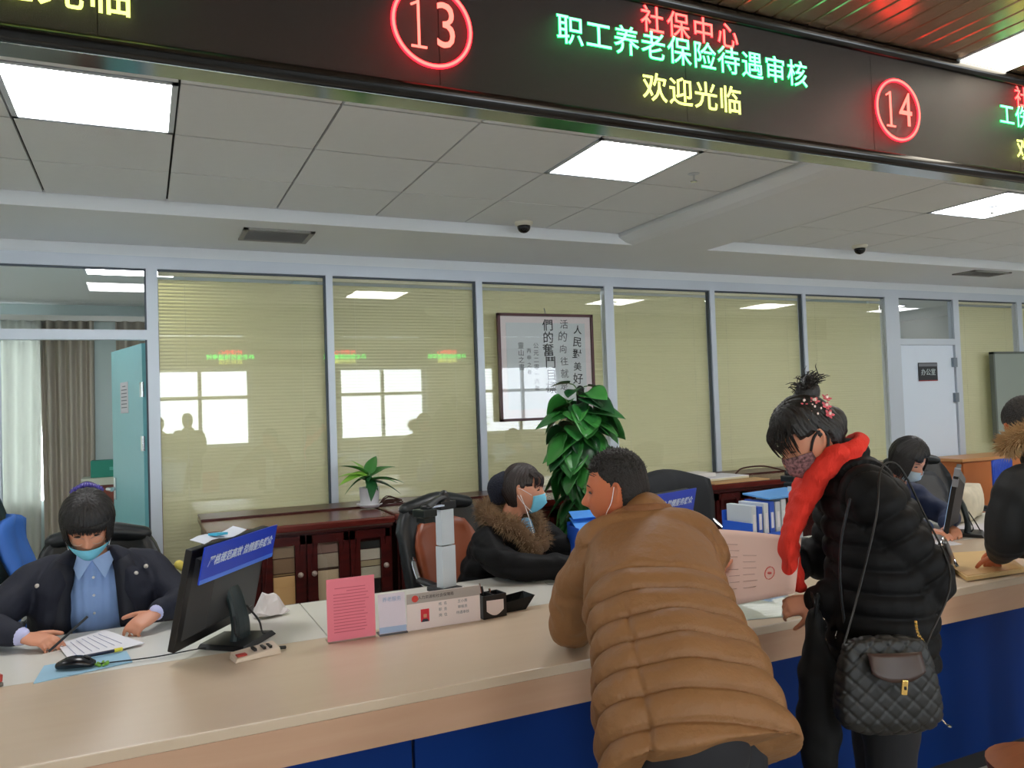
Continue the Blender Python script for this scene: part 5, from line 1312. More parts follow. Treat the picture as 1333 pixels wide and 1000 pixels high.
face_mask('face_mask', TH, M_FMASK, P2, -.108, -.010, 1.15, .007, False)
for s in (-1, 1):
    strap(TH, [(s*.072, .044, -.020), (s*.082, .015, .012), (s*.086, -.016, .018), (s*.086, -.020, -.012), (s*.076, .012, -.055), (s*.064, .046, -.085)], .0042, mat('mask_strap_black', (14, 14, 16), .7), P2)
# hair ornaments
hc_ = bpy.data.objects.new('flower_clip', None)
b = B()
M_CLIP = mat('clip_pink_red', (214, 92, 104), .3); M_CLIPW = mat('clip_pearl', (240, 214, 206), .25)
pet = []; rnd = random.Random(3)
for fx, fy, fz in ((-.052, -.052, .088), (-.066, -.066, .062), (-.046, -.028, .100), (-.072, -.058, .040), (-.058, -.082, .078)):
    c = V((fx, fy, fz))*1.10
    n = V((fx*1.2, fy*.6, fz*.6)).normalized(); u = n.orthogonal().normalized(); w = n.cross(u)
    for k in range(5):
        a = k*2*math.pi/5; q = c+u*.010*math.cos(a)+w*.010*math.sin(a); tube(b, [TH @ (c+n*.004), TH @ (q+n*.004), TH @ (c+(q-c)*1.5+n*.006)], [(.002, .002), (.0055, .002), (.002, .0015)], ref=TH.to_3x3() @ n, seg=8, sub=2)
    pet.append((TH @ (c+n*.007)))
fc = obj('flower_clip', b, M_CLIP, h2, smooth=True)
b = B()
for c in pet: tube(b, [c, c+V((0, 0, .002))], [.0045, .0045], seg=8, sub=1)
for k in range(8): c = TH @ (V((-.060+.012*rnd.uniform(-1, 1), -.05+.03*rnd.uniform(-1, 1), .07+.03*rnd.uniform(-1, 1)))*1.16); tube(b, [c, c+V((0, 0, .002))], [.003, .003], seg=6, sub=1)
obj('pearl_beads', b, M_CLIPW, h2, smooth=True)
b = B()
for k in range(4): c = TH @ V((-.062-.004*k, .022-.008*k, .094-.011*k)); tube(b, [c, c+V((.0, 0, .003))], [.006, .006], seg=8, sub=1)
obj('amber_hairpin', b, mat('amber', (226, 150, 70), .25), h2, smooth=True)
# scarf
sf = []
red = mat('red_scarf', (236, 50, 32), .8, bump=.6, bump_scale=90, stretch=(3, 3, .5))
nb = V((1.945, 1.79, 1.35))
loop = []
for k in range(13):
    a = -math.pi*.95+k/12*math.pi*1.9
    loop.append(nb+V((0, 0, .010))+(-fw)*.052*math.cos(a)+sd*.070*math.sin(a)+V((0, 0, .026*math.cos(a)+.012)))
parts = [dict(pts=loop, rad=[(.020, .042)]*13, ref=V((0, 0, 1)), seg=14, sub=3)]
parts.append(dict(pts=[nb+fw*.03-sd*.085+V((0, 0, .03)), nb+fw*.075-sd*.065+V((0, 0, -.02)), nb+fw*.125-sd*.03+V((0, 0, -.11)), nb+fw*.165-sd*.02+V((0, 0, -.20)), nb+fw*.17-sd*.02+V((0, 0, -.30)), nb+fw*.150-sd*.03+V((0, 0, -.37))],
                  rad=[(.035, .03), (.048, .034), (.052, .032), (.062, .03), (.058, .03), (.040, .026)], ref=fw, seg=16, sub=4))
parts.append(dict(pts=[nb+fw*.03+sd*.085+V((0, 0, .03)), nb+fw*.09+sd*.055+V((0, 0, -.04)), nb+fw*.14+sd*.03+V((0, 0, -.13)), nb+fw*.165+sd*.03+V((0, 0, -.24))], rad=[(.035, .03), (.045, .03), (.05, .03), (.04, .024)], ref=fw, seg=16, sub=4))
garment('scarf', parts, red, P2, .006, 3, lambda P: wr_noise(P, 40, .006, 4))
# coat
spine = [V((1.955, 1.69, .78)), V((1.955, 1.69, .90)), V((1.97, 1.70, 1.03)), V((1.98, 1.735, 1.19)), V((1.955, 1.785, 1.315))]
parts = [dict(pts=spine, rad=[(.19, .15), (.195, .155), (.185, .15), (.175, .138), (.11, .095)], ref=fw, seg=26, sub=4, power=.9, round_ends=(False, True))]
aL = [V((1.93, 1.70, 1.27)), V((1.89, 1.635, 1.255)), V((1.935, 1.59, 1.14)), V((2.005, 1.56, 1.02)), V((1.925, 1.655, .975)), V((1.806, 1.78, .947))]
aR = [V((2.0, 1.80, 1.27)), V((2.055, 1.89, 1.255)), V((2.085, 1.95, 1.14)), V((2.10, 2.0, 1.02)), V((2.0, 2.05, 1.0)), V((1.90, 2.09, .99))]
parts.append(dict(pts=aL, rad=[.080, .079, .075, .071, .066, .056], ref=fw, seg=16, sub=4)); parts.append(dict(pts=aR, rad=[.085, .085, .080, .075, .066, .052], ref=fw, seg=16, sub=4))
parts.append(dict(pts=[nb-V((0, 0, .06)), nb-V((0, 0, .01))-fw*.012], rad=[(.10, .095), (.088, .085)], ref=fw, seg=20, sub=2))
def cdisp(P):
    ds, s = polydist(P, spine); d1, s1 = polydist(P, aL); d2, s2 = polydist(P, aR)
    z = P[:, 2]
    body = seams(z, .062, .007, .008, .01)
    arm1 = seams(s1, .066, .008, .009); arm2 = seams(s2, .066, .008, .009)
    out = np.where(d1 < .088, arm1, np.where(d2 < .092, arm2, body))
    return out+wr_noise(P, 16, .004, 6)
coat = garment('quilted_coat', parts, M_BLACKC, P2, .0065, 4, cdisp)
b = B(); tube(b, [V((1.80, 1.64, 1.26)), V((1.78, 1.66, 1.14)), V((1.775, 1.665, 1.02)), V((1.78, 1.66, .90))], [.004]*4, seg=8, sub=3); obj('zip', b, mat('zip_grey', (50, 52, 56), .3, metal=.6), coat)
trousers(P2, J, mat('black_trousers', (20, 20, 24), .8), .95); shoes(P2, J, M_BLACKP)
b = B()
for k in range(9): a = k/8*2*math.pi; 
ax = (J['handL'][0][0]); w0 = V((1.80, 1.775, .95)); axv = V(ax).normalized(); u = axv.orthogonal().normalized(); w_ = axv.cross(u)
tube(b, [w0+axv*.012+u*.034*math.cos(k/12*2*math.pi)+w_*.030*math.sin(k/12*2*math.pi) for k in range(13)], [.007]*13, seg=8, sub=2); obj('bracelet', b, mat('black_beads', (16, 14, 16), .3), P2)
# pink document in her hands
t = thing('pink_document', 'large pale pink printed document with red seal held open by the scarf woman', 'document', (0, 0, 0))
A = V((1.86, 2.44, 1.075)); Bq = V((1.83, 1.86, 1.12)); C = V((1.735, 1.80, .975)); D_ = V((1.74, 2.27, .815))
M_PDOC = mat('document_pink', (232, 198, 184), .8)
curvef = lambda u, v: (-.02*math.sin(math.pi*u)*(1-.2*v), -.00, .010*math.sin(math.pi*u)*(1-v))
obj('sheet', quad_sheet(A, Bq, C, D_, 12, .0016, curvef), M_PDOC, t, smooth=True)
b = B(); nrm = (Bq-A).cross(D_-A).normalized(); 
if nrm.dot(V((-1.8, -2.1, .5))) < 0: nrm = -nrm
def dp(u, v): return A.lerp(Bq, u).lerp(D_.lerp(C, u), v)+V(curvef(u, v))+nrm*.0022
rnd = random.Random(6)
for k in range(8):
    v = .20+.085*k
    for j in range(3 if k != 3 else 2):
        u0 = .08+.16*j+rnd.uniform(0, .02); rod(b, dp(u0, v), dp(u0+rnd.uniform(.07, .13), v), .0012, 4)
for k in range(6): v = .35+.09*k; rod(b, dp(.56, v), dp(.66+.03*rnd.random(), v), .0010, 4)
obj('printed_lines', b, mat('print_faint_brown', (200, 164, 152), .8), t)
b = B(); cc0 = dp(.79, .62); e1 = (dp(.85, .62)-cc0).normalized(); e2 = nrm.cross(e1)
tube(b, [cc0+e1*.020*math.cos(k/16*2*math.pi)+e2*.020*math.sin(k/16*2*math.pi) for k in range(17)], [.0016]*17, seg=6, sub=1); tube(b, [cc0-e1*.004, cc0+e1*.004], [.004, .004], seg=6, sub=1)
obj('red_seal', b, mat('seal_red', (214, 100, 92), .7), t)

# her shoulder bag
bx0 = V((1.71, 1.455, .822)); bd = V((.90, -.42, 0)).normalized(); bn = V((-.42, -.90, 0)).normalized()
t = thing('quilted_shoulder_bag', 'black quilted shoulder bag with dark brown flap and gold clasp at the scarf woman\'s hip', 'handbag', bx0, math.atan2(bd.y, bd.x)); t.scale = (.93, .93, .88)
M_BAG = mat('black_bag_leather', (17, 16, 15), .5, noise_amt=.2)
def bagd(P):
    a = (P[:, 0]+P[:, 2])/.05; c = (P[:, 0]-P[:, 2])/.05
    return -.0028*np.exp(-((a-np.round(a))/.10)**2)-.0028*np.exp(-((c-np.round(c))/.10)**2)
bm = B(); tube(bm, [(0, .03, -.11), (0, .03, -.06), (0, .03, .03), (0, .03, .10)], [(.145, .052), (.145, .05), (.132, .042), (.115, .026)], ref=(0, 1, 0), seg=24, sub=4, power=.55)
me = remesh(bm, .004, 3); P_ = coords(me); set_coords(me, P_+normals(me)*bagd(P_)[:, None]); link('body', me, M_BAG, t, True)
rows = [[(-.072+.144*i/10, -.026-.006*math.sin(math.pi*i/10)-.004*j, .092-.075*(j/6)*(1-.35*abs(i/5-1)**2.5)) for j in range(7)] for i in range(11)]
obj('flap', sheet(rows, .006), mat('brown_flap', (58, 38, 32), .4), t, smooth=True)
b = B(); obox(b, (.008, -.058, .005), .016, .008, .042, Matrix.Rotation(.12, 3, 'Y')); obj('gold_clasp', b, mat('gold_metal', (230, 190, 110), .25, metal=.9), t, bevel=.003)
b = B(); obox(b, (.009, -.0625, .004), .006, .002, .009); obj('clasp_slot', b, M_BLACKP, t)
ch = B()
for pts in ([(.115, .03, .09), (.105, .05, .12), (.11, .07, .15)],):
    L_ = catmull(np.array(pts), 7)
    for i in range(len(L_)-1): tube(ch, [L_[i], L_[i+1]], [(.0045, .0025), (.0045, .0025)], ref=(0, 1, 0) if i % 2 else (1, 0, 0), seg=6, sub=1)
b = B(); iM = t.matrix_basis.inverted(); wire(b, [(-.115, .03, .09), iM @ V((1.70, 1.54, 1.02)), iM @ V((1.79, 1.545, 1.22)), iM @ V((1.865, 1.585, 1.345)), iM @ V((1.955, 1.60, 1.345)), iM @ V((1.985, 1.555, 1.22)), iM @ V((1.98, 1.475, 1.05)), (.115, .03, .09)], .0032); obj('shoulder_strap', b, M_BAG, t)
obj('chain_strap', ch, mat('gold_metal', (230, 190, 110), .25, metal=.9), t)
b = B(); wire(b, [(.13, .02, -.10), (.145, .01, -.125), (.152, .0, -.132)], .0022); tube(b, [(.152, 0, -.132), (.156, 0, -.134)], [.004, .003], seg=8, sub=1); obj('silver_tassel', b, M_CHROME, t)
# soft black tote on her arm
t = thing('black_tote', 'soft black cloth tote bag hanging between the brown jacket and the quilted bag', 'tote bag', (1.70, 1.69, .80), .75)
garm = B(); tube(garm, [(0, 0, -.24), (0, 0, -.14), (0, 0, 0), (0, 0, .10), (0, 0, .14)], [(.12, .05), (.13, .055), (.10, .045), (.06, .025), (.03, .015)], ref=(0, 1, 0), seg=22, sub=4, power=.7)
me = remesh(garm, .007, 4); P_ = coords(me); set_coords(me, P_+normals(me)*wr_noise(P_, 20, .008, 5)[:, None]); link('body', me, mat('black_tote_cloth', (11, 11, 12), .7, spec=.2), t, True)
b = B(); wire(b, [(-.03, 0, .13), (-.02, -.01, .2), (.04, -.01, .17), (.03, 0, .13)], .005); obj('handle', b, M_BLACKC, t)
b = B(); tube(b, [(.035, -.05, .07), (.05, -.055, .085)], [.003, .002], seg=6, sub=1); obj('zip_pull', b, M_CHROME, t)
# small chain purse on the counter
t = thing('chain_purse', 'small black purse with silver chain standing on the counter by the manila envelope', 'purse', (3.09, 2.33, CT), .5)
b = B(); tube(b, [(0, 0, .012), (0, 0, .07), (0, 0, .12)], [(.062, .032), (.066, .034), (.05, .02)], ref=(0, 1, 0), seg=22, sub=4, power=.6); obj('body', b, mat('purse_black', (24, 22, 22), .3), t, smooth=True)
b = B(); wire(b, [(-.05, .0, .115), (-.03, 0, .145), (.03, 0, .15), (.06, -.01, .12), (.075, -.03, .05), (.07, -.05, .008), (.11, -.05, .005), (.16, -.03, .004), (.2, -.04, .004)], .004); wire(b, [(.05, .01, .11), (.066, -.02, .06), (.06, -.045, .006)], .004); obj('chain', b, M_CHROME, t)
# ============ 3. clerk in the navy coat, left
fw = V((.05, -1, 0)).normalized(); sd = V((-1, -.05, 0)).normalized()     # her right (+sd) is image-left
J = dict(fwd=fw, side=sd, pelvis=V((-.18, 3.68, .52)), waist=V((-.18, 3.64, .70)), chest=V((-.18, 3.56, .90)), neck=V((-.185, 3.50, 1.045)),
         shL=V((.005, 3.54, .975)), shR=V((-.375, 3.52, .975)), elL=V((.105, 3.42, .84)), elR=V((-.53, 3.36, .84)), wrL=V((.035, 3.235, .845)), wrR=V((-.385, 3.20, .825)))
J['handR'] = (((.80, -.52, -.10), (.1, -.35, .9), -1), dict(curl=(.35, .55, .7, .8), size=.95, tcurl=.35))
J['handL'] = (((-.78, -.50, -.28), (.15, -.35, .9), 1), dict(curl=(.55, .8, .9, .9), size=.95, tcurl=.3))
legs_seated(J, fw, sd)
hf = V((.02, -.92, -.38)); TH = head_T((-.195, 3.40, 1.165), hf, (-.03, -.2, 1), .98)
P3 = person('seated clerk in navy coat and blue shirt, blue mask pulled below the nose', J, TH, M_SKIN, True, .0045)
def bob(D, P):
    x, y, z = P[:, 0], P[:, 1], P[:, 2]
    line = np.where(y > .048, .034, np.where(y > .012, -.040, np.where(y > -.02, -.075, -.095)))
    return np.where(z > line, .012+.012*smoothstep(-.2, .6, D[:, 2]) + .006*smoothstep(.0, -.5, D[:, 1]), 0)*np.maximum(smoothstep(0, .010, z-line), .4)
h3 = hair_cap('hair', TH, bob, M_HAIR, P3, .0014, 60)
b = B(); rnd = random.Random(12); roots = []
for k in range(340):
    a = rnd.uniform(-1.35, 1.35); p = V((.080*math.sin(a), .094*math.cos(a), .045)); n = V((math.sin(a), math.cos(a), 0)); l = rnd.uniform(.008, .040) if abs(a) < .80 else rnd.uniform(.05, .10)
    roots.append([TH @ (p+n*.006+V((0, -.012, .022))), TH @ (p+n*.012), TH @ (p+n*.010+V((0, .002, -l*.6))), TH @ (p+n*.004+V((rnd.uniform(-.004, .004), .0, -l)))])
strip_hair(b, roots, rnd, .0017); obj('fringe', b, M_HAIR, h3, kind='stuff')
b = B(); tube(b, [TH @ V((0, -.088, .075)), TH @ V((0, -.12, .09))], [.042, .036], seg=18, sub=3); obj('hair_bun', b, M_HAIR, h3, smooth=True)
b = B()
for k in range(26):
    a = k/26*2*math.pi; c = V((.046*math.cos(a), -.086, .092+.034*math.sin(a))); tube(b, [TH @ c, TH @ (c+V((.008*math.cos(a*3), -.012, .006)))], [.009, .006], seg=8, sub=1)
obj('purple_scrunchie', b, mat('purple_sequin', (52, 40, 130), .35), h3, smooth=True)
eyes(TH, P3)
b = B(); tube(b, [TH @ V((-.016, .0955, -.066)), TH @ V((0, .099, -.066)), TH @ V((.016, .0955, -.066))], [.002, .0035, .002], ref=(0, 0, 1), seg=8, sub=3); obj('lips', b, mat('lips', (170, 80, 80), .4), P3, smooth=True)
face_mask('face_mask', TH, M_MASK, P3, -.112, -.040, 1.35, .014, True, drop=-.004)
for s in (-1, 1): strap(TH, [(s*.068, .050, -.068), (s*.082, .012, -.03), (s*.084, -.012, .01)], .0012, M_WHITE, P3)
b = B(); pts = [(s*.074+.0, .052-.03*abs(s), -.0) for s in (1,)]
for s in (-1, 1):
    wire(b, [tuple(TH @ V((s*.031+.021*math.cos(a), .098+.004*math.cos(a)*-s*0-.004*abs(math.cos(a)), -.012+.016*math.sin(a)))) for a in np.linspace(0, 2*math.pi, 13)], .0008, 5, 2)
obj('thin_glasses', b, mat('glasses_wire', (170, 160, 150), .3, metal=.8), P3)
# blue shirt
parts = [dict(pts=[V((-.18, 3.66, .56)), V((-.18, 3.60, .72)), V((-.18, 3.53, .90)), V((-.185, 3.50, 1.00))], rad=[(.14, .13), (.135, .125), (.14, .12), (.075, .07)], ref=fw, seg=22, sub=4)]
def shd(P): return wr_noise(P, 26, .004, 5)+.002*np.sin(P[:, 0]*230)
M_SHIRT = mat('pale_blue_shirt', (142, 172, 222), .7)
sh = garment('shirt', parts, M_SHIRT, P3, .006, 3, shd)
for s in (-1, 1):
    rows = [[V((-.185, 3.425, 1.03)).lerp(V((-.185+s*.075, 3.475, 1.062)), i/4)+V((s*.022*j*(1-i/4)+.0, -.012*j+.006*j*i/4, -.034*j*(1-.5*i/4))) for j in range(3)] for i in range(5)]
    obj('shirt_collar', sheet(rows, .003), mat('collar_blue', (160, 188, 232), .7), sh, smooth=False)
b = B()
for z in (.97, .90, .83): y = 3.50-.12+ (.0); tube(b, [(-.18, 3.395+(.97-z)*.22, z), (-.18, 3.392+(.97-z)*.22, z)], [.005, .005], seg=8, sub=1)
obj('shirt_button', b, M_WHITE, sh)
# navy coat: two fronts, back and sleeves
parts = []
for s in (-1, 1):
    parts.append(dict(pts=[V((-.18+s*.155, 3.60, .60)), V((-.18+s*.150, 3.545, .76)), V((-.18+s*.145, 3.50, .90)), V((-.18+s*.105, 3.50, 1.0)), V((-.18+s*.07, 3.51, 1.045))], rad=[(.075, .15), (.078, .14), (.078, .125), (.05, .085), (.026, .055)], ref=fw, seg=18, sub=4))
parts.append(dict(pts=[V((-.18, 3.76, .56)), V((-.18, 3.70, .74)), V((-.18, 3.62, .93)), V((-.18, 3.565, 1.03))], rad=[(.20, .07), (.195, .075), (.185, .07), (.09, .04)], ref=fw, seg=18, sub=4))
parts.append(dict(pts=[V((-.05, 3.54, .99)), V((.01, 3.535, .955)), V((.065, 3.48, .90)), V((.115, 3.40, .845)), V((.085, 3.32, .845)), V((.045, 3.255, .845))], rad=[.06, .074, .072, .066, .054, .042], ref=(0, 0, 1), seg=16, sub=4))
parts.append(dict(pts=[V((-.31, 3.54, .99)), V((-.38, 3.515, .955)), V((-.455, 3.44, .90)), V((-.525, 3.35, .85)), V((-.47, 3.275, .845)), V((-.415, 3.215, .835))], rad=[.06, .074, .072, .066, .056, .044], ref=(0, 0, 1), seg=16, sub=4))
ct = garment('navy_coat', parts, M_NAVY, P3, .0065, 4, lambda P: wr_noise(P, 18, .006, 8))
for s in (-1, 1):   # lapels
    rows = [[V((-.18+s*(.088-.020*i/6), 3.385+.035*i/6+.0, .78+.235*i/6))+V((s*(.055+.03*math.sin(math.pi*i/6))*j/3, .014*j/3-.012*math.sin(math.pi*j/3), .008*j)) for j in range(4)] for i in range(7)]
    obj('lapel', sheet(rows, .006), mat('lapel_navy', (12, 15, 30), .7), ct, smooth=True)
for (x, y, z) in ((-.365, 3.425, .955), (-.325, 3.395, .925), (.0, 3.43, .985), (-.035, 3.41, .965)):
    b = B(); tube(b, [(x, y, z), (x, y-.006, z+.002)], [.009, .008], ref=(0, 0, 1), seg=12, sub=1); obj('button', b, mat('pearl_button', (214, 206, 196), .3), ct)
for a_, b__, nm in ((V((-.413, 3.213, .834)), V((-.395, 3.203, .830)), 0), (V((.045, 3.257, .845)), V((.037, 3.243, .845)), 1)):
    b = B(); tube(b, [a_, b__], [.034, .032], ref=(0, 0, 1), seg=16, sub=2, round_ends=(True, True)); obj('cuff', b, mat('cuff_lilac', (190, 190, 226), .7), sh, smooth=True)
b = B(); tube(b, [(.045, 3.50, 1.0), (.06, 3.50, .985)], [.018, .014], seg=10, sub=2)
obj('yellow_pin', b, mat('pin_yellow', (216, 196, 90), .6), ct, smooth=True).location = (.075, -.02, -.03)
trousers(P3, J, M_NAVY); shoes(P3, J, M_BLACKP)

# ============ 4. middle clerk with the fur collar, in profile
fw = V((.45, -.89, 0)).normalized(); sd = V((-.89, -.45, 0)).normalized()
J = dict(fwd=fw, side=sd, pelvis=V((1.52, 3.66, .52)), waist=V((1.53, 3.61, .70)), chest=V((1.55, 3.53, .88)), neck=V((1.575, 3.47, 1.02)),
         shL=V((1.73, 3.50, .955)), shR=V((1.43, 3.40, .945)), elL=V((1.90, 3.36, .85)), elR=V((1.50, 3.22, .845)), wrL=V((1.92, 3.14, .825)), wrR=V((1.745, 3.07, .83)))
J['handR'] = (((.95, -.25, -.05), (0, 0, 1), -1), dict(curl=(.3, .35, .4, .4), size=.92)); J['handL'] = (((.3, -.9, -.05), (0, 0, 1), 1), dict(curl=(.3, .35, .4, .4), size=.92))
legs_seated(J, V((.1, -1, 0)), V((-1, -.1, 0)))
hf = V((.83, -.55, -.03)); TH = head_T((1.625, 3.41, 1.165), hf, (0, 0, 1), .97)
P4 = person('seated clerk in black coat with brown fur collar and blue mask, in profile', J, TH, M_SKIN, True, .005)
def netbun(D, P):
    x, y, z = P[:, 0], P[:, 1], P[:, 2]
    line = np.where(y > .055, .062, np.where(y > .02, .020, np.where(y > -.02, .010, -.085)))
    return np.where(z > line, .008+.008*smoothstep(0, -.6, D[:, 1]), 0)*np.maximum(smoothstep(0, .012, z-line), .3)
h4 = hair_cap('hair', TH, netbun, M_HAIRB, P4, .0012, 50)
b = B(); tube(b, [TH @ V((0, -.085, .035)), TH @ V((0, -.115, .005)), TH @ V((0, -.12, -.045))], [(.055, .05), (.062, .05), (.045, .035)], seg=18, sub=4); obj('hair_net_bun', b, mat('navy_net', (14, 20, 40), .7, bump=1, bump_scale=140), h4, smooth=True)
b = B(); rnd = random.Random(14); roots = []
for k in range(110):
    a = rnd.choice([rnd.uniform(.25, .9), rnd.uniform(-.9, -.2), rnd.uniform(-.3, .3)]); p = V((.078*math.sin(a), .093*math.cos(a), .062)); n = V((math.sin(a), math.cos(a), 0)); l = rnd.uniform(.03, .055)
    roots.append([TH @ (p+n*.002+V((0, -.02, .022))), TH @ (p+n*.008), TH @ (p+n*.008+V((0, .002, -l*.6))), TH @ (p+n*.004+V((0, .0, -l)))])
strip_hair(b, roots, rnd, .0014); obj('fringe', b, M_HAIRB, h4, kind='stuff')
eyes(TH, P4); face_mask('face_mask', TH, M_MASK, P4, -.116, -.018, .95, .008)
for s in (-1, 1): strap(TH, [(s*.064, .052, -.022), (s*.080, .012, .004), (s*.088, -.012, .015)], .0013, M_WHITE, P4); strap(TH, [(s*.052, .052, -.105), (s*.074, .012, -.06), (s*.082, -.014, -.02)], .0013, M_WHITE, P4)
parts = [dict(pts=[V((1.51, 3.66, .55)), V((1.53, 3.60, .72)), V((1.55, 3.52, .88)), V((1.575, 3.475, .99))], rad=[(.20, .16), (.19, .15), (.18, .135), (.09, .08)], ref=fw, round_ends=(False, True), seg=22, sub=4)]
parts.append(dict(pts=[V((1.52, 3.45, .95)), V((1.425, 3.395, .93)), V((1.43, 3.31, .88)), V((1.49, 3.215, .848)), V((1.62, 3.145, .843)), V((1.72, 3.085, .838))], rad=[.075, .080, .076, .066, .058, .050], ref=(0, 0, 1), seg=16, sub=4))
parts.append(dict(pts=[V((1.65, 3.50, .95)), V((1.735, 3.50, .93)), V((1.82, 3.43, .88)), V((1.90, 3.35, .855)), V((1.92, 3.25, .845)), V((1.92, 3.16, .835))], rad=[.07, .076, .070, .062, .055, .048], ref=(0, 0, 1), seg=16, sub=4))
ct = garment('black_coat', parts, M_BLACKC, P4, .0065, 4, lambda P: wr_noise(P, 20, .007, 11)+seams(P[:, 2], .085, .01, .005))
M_FUR = mat('fur_brown_grey', (150, 122, 92), .8, noise_amt=.6, noise_scale=18)
nk = V((1.58, 3.46, 1.05)); path = []
for k in range(11):
    a = -2.5+k*.5; path.append(nk+V((0, 0, .0))+(-fw)*.115*math.cos(a)+(-sd)*.125*math.sin(a)+V((0, 0, .045*math.cos(a)-.02)))
path = [nk+fw*.16-V((0, 0, .16))+sd*.02] + path + [nk+fw*.16-V((0, 0, .14))-sd*.03]
b = B(); tube(b, path, [.036]*len(path), seg=12, sub=3, ref=(0, 0, 1)); fc = obj('fur_collar', b, mat('fur_under', (104, 78, 54), .9), ct, smooth=True)
b = B(); fur(b, path, 5200, .045, random.Random(21), .036, w=.0015); fo = obj('fur_trim', b, M_FUR, ct, kind='stuff')
b = B(); wire(b, [TH @ V((.082, -.0, -.02)), TH @ V((.07, .03, -.10)), nk+fw*.15+sd*.02-V((0, 0, .09)), nk+fw*.185+sd*.02-V((0, 0, .2)), nk+fw*.19+sd*.02-V((0, 0, .28))], .0016); obj('earphone_cable', b, M_WHITE, P4)
b = B(); tube(b, [nk+fw*.09-V((0, 0, .035)), nk+fw*.12-V((0, 0, .085))], [(.035, .02), (.03, .012)], ref=fw, seg=10, sub=2); obj('blue_shirt_front', b, mat('shirt_teal', (110, 160, 190), .7), P4, smooth=True)
trousers(P4, J, M_NAVY); shoes(P4, J, M_BLACKP)

# ============ 5. clerk behind the scarf woman
fw = V((-.15, -1, 0)).normalized(); sd = V((-1, .15, 0)).normalized()
J = dict(fwd=fw, side=sd, pelvis=V((4.08, 3.58, .52)), waist=V((4.07, 3.52, .70)), chest=V((4.03, 3.40, .88)), neck=V((4.0, 3.30, 1.02)),
         shL=V((4.19, 3.33, .95)), shR=V((3.83, 3.30, .95)), elL=V((4.17, 3.12, .85)), elR=V((3.72, 3.14, .85)), wrL=V((3.93, 2.93, .83)), wrR=V((3.75, 2.92, .83)))
J['handL'] = (((-.5, -.8, -.1), (0, 0, 1), 1), dict(curl=(.4, .5, .6, .6), size=.92)); J['handR'] = (((.3, -.9, -.1), (0, 0, 1), -1), dict(curl=(.4, .5, .6, .6), size=.92))
legs_seated(J, fw, sd)
hf = V((.10, -.86, -.48)); TH = head_T((3.93, 3.16, 1.18), hf, (.05, -.2, 1), .98)
P5 = person('seated clerk with white mask bent over papers beside the edge-on monitor', J, TH, M_SKIN, True, .006)
def bob2(D, P):
    x, y, z = P[:, 0], P[:, 1], P[:, 2]
    line = np.where(y > .055, .058, np.where(y > .02, -.03, -.10))
    line = np.where((y > .055) & (x > .02), .03, line)
    return np.where(z > line, .014+.010*smoothstep(-.2, .6, D[:, 2]), 0)*np.maximum(smoothstep(0, .010, z-line), .4)
h5 = hair_cap('hair', TH, bob2, M_HAIR, P5, .0014, 60)
b = B(); rnd = random.Random(31); roots = []
for k in range(260):
    a = rnd.choice([-1, 1])*rnd.uniform(.75, 1.9); p = V((.086*math.sin(a), .096*math.cos(a), .03)); n = V((math.sin(a), math.cos(a), 0)); l = rnd.uniform(.10, .15)
    roots.append([TH @ (p+n*.002+V((0, -.01, .03))), TH @ (p+n*.010), TH @ (p+n*.012+V((0, .002, -l*.6))), TH @ (p+n*.006+V((0, .0, -l)))])
strip_hair(b, roots, rnd, .0018); obj('side_locks', b, M_HAIR, h5, kind='stuff')
eyes(TH, P5); face_mask('face_mask', TH, mat('pale_mask', (206, 218, 220), .8), P5, -.116, -.022, 1.0, .008)
parts = [dict(pts=[V((4.08, 3.58, .55)), V((4.06, 3.50, .72)), V((4.03, 3.38, .88)), V((4.0, 3.31, 1.0))], rad=[(.20, .15), (.19, .14), (.18, .13), (.09, .08)], ref=fw, seg=22, sub=4)]
parts.append(dict(pts=[V((4.08, 3.33, .97)), V((4.18, 3.32, .935)), V((4.19, 3.22, .88)), V((4.17, 3.11, .852)), V((4.05, 3.01, .845)), V((3.95, 2.945, .84))], rad=[.07, .076, .070, .062, .055, .046], ref=(0, 0, 1), seg=16, sub=4))
parts.append(dict(pts=[V((3.92, 3.33, .97)), V((3.83, 3.29, .935)), V((3.76, 3.22, .88)), V((3.72, 3.13, .852)), V((3.735, 3.02, .845)), V((3.75, 2.94, .84))], rad=[.07, .076, .070, .062, .055, .046], ref=(0, 0, 1), seg=16, sub=4))
ct = garment('work_coat', parts, mat('dark_blue_coat', (34, 44, 74), .7), P5, .008, 4, lambda P: wr_noise(P, 20, .006, 13))
trousers(P5, J, M_NAVY); shoes(P5, J, M_BLACKP)

# ============ 6. right-hand customer in black coat with fur hood
fw = V((.30, .95, 0)).normalized(); sd = V((.95, -.30, 0)).normalized()
J = dict(fwd=fw, side=sd, pelvis=V((3.17, 1.72, .88)), waist=V((3.19, 1.76, 1.01)), chest=V((3.22, 1.85, 1.16)), neck=V((3.23, 1.95, 1.295)),
         shL=V((3.05, 1.97, 1.21)), shR=V((3.40, 1.85, 1.21)), elL=V((3.03, 2.02, .965)), elR=V((3.50, 2.0, .96)), wrL=V((3.21, 2.16, .875)), wrR=V((3.42, 2.24, .86)))
J['handL'] = (((.55, .75, -.35), (-.3, -.1, .9), -1), dict(curl=(.3, .4, .5, .5))); J['handR'] = (((-.3, .9, -.2), (0, 0, 1), 1), dict(curl=(.3, .4, .5, .5)))
legs_standing(J, fw, sd, .02, .12, foot=V((3.13, 1.62, 0)))
hf = V((.55, .75, -.45)); TH = head_T((3.215, 2.02, 1.40), hf, (0, .2, 1), 1.0)
P6 = person('customer in black coat with tan fur hood, hand on the manila envelope', J, TH, M_SKIN2, False, .005)
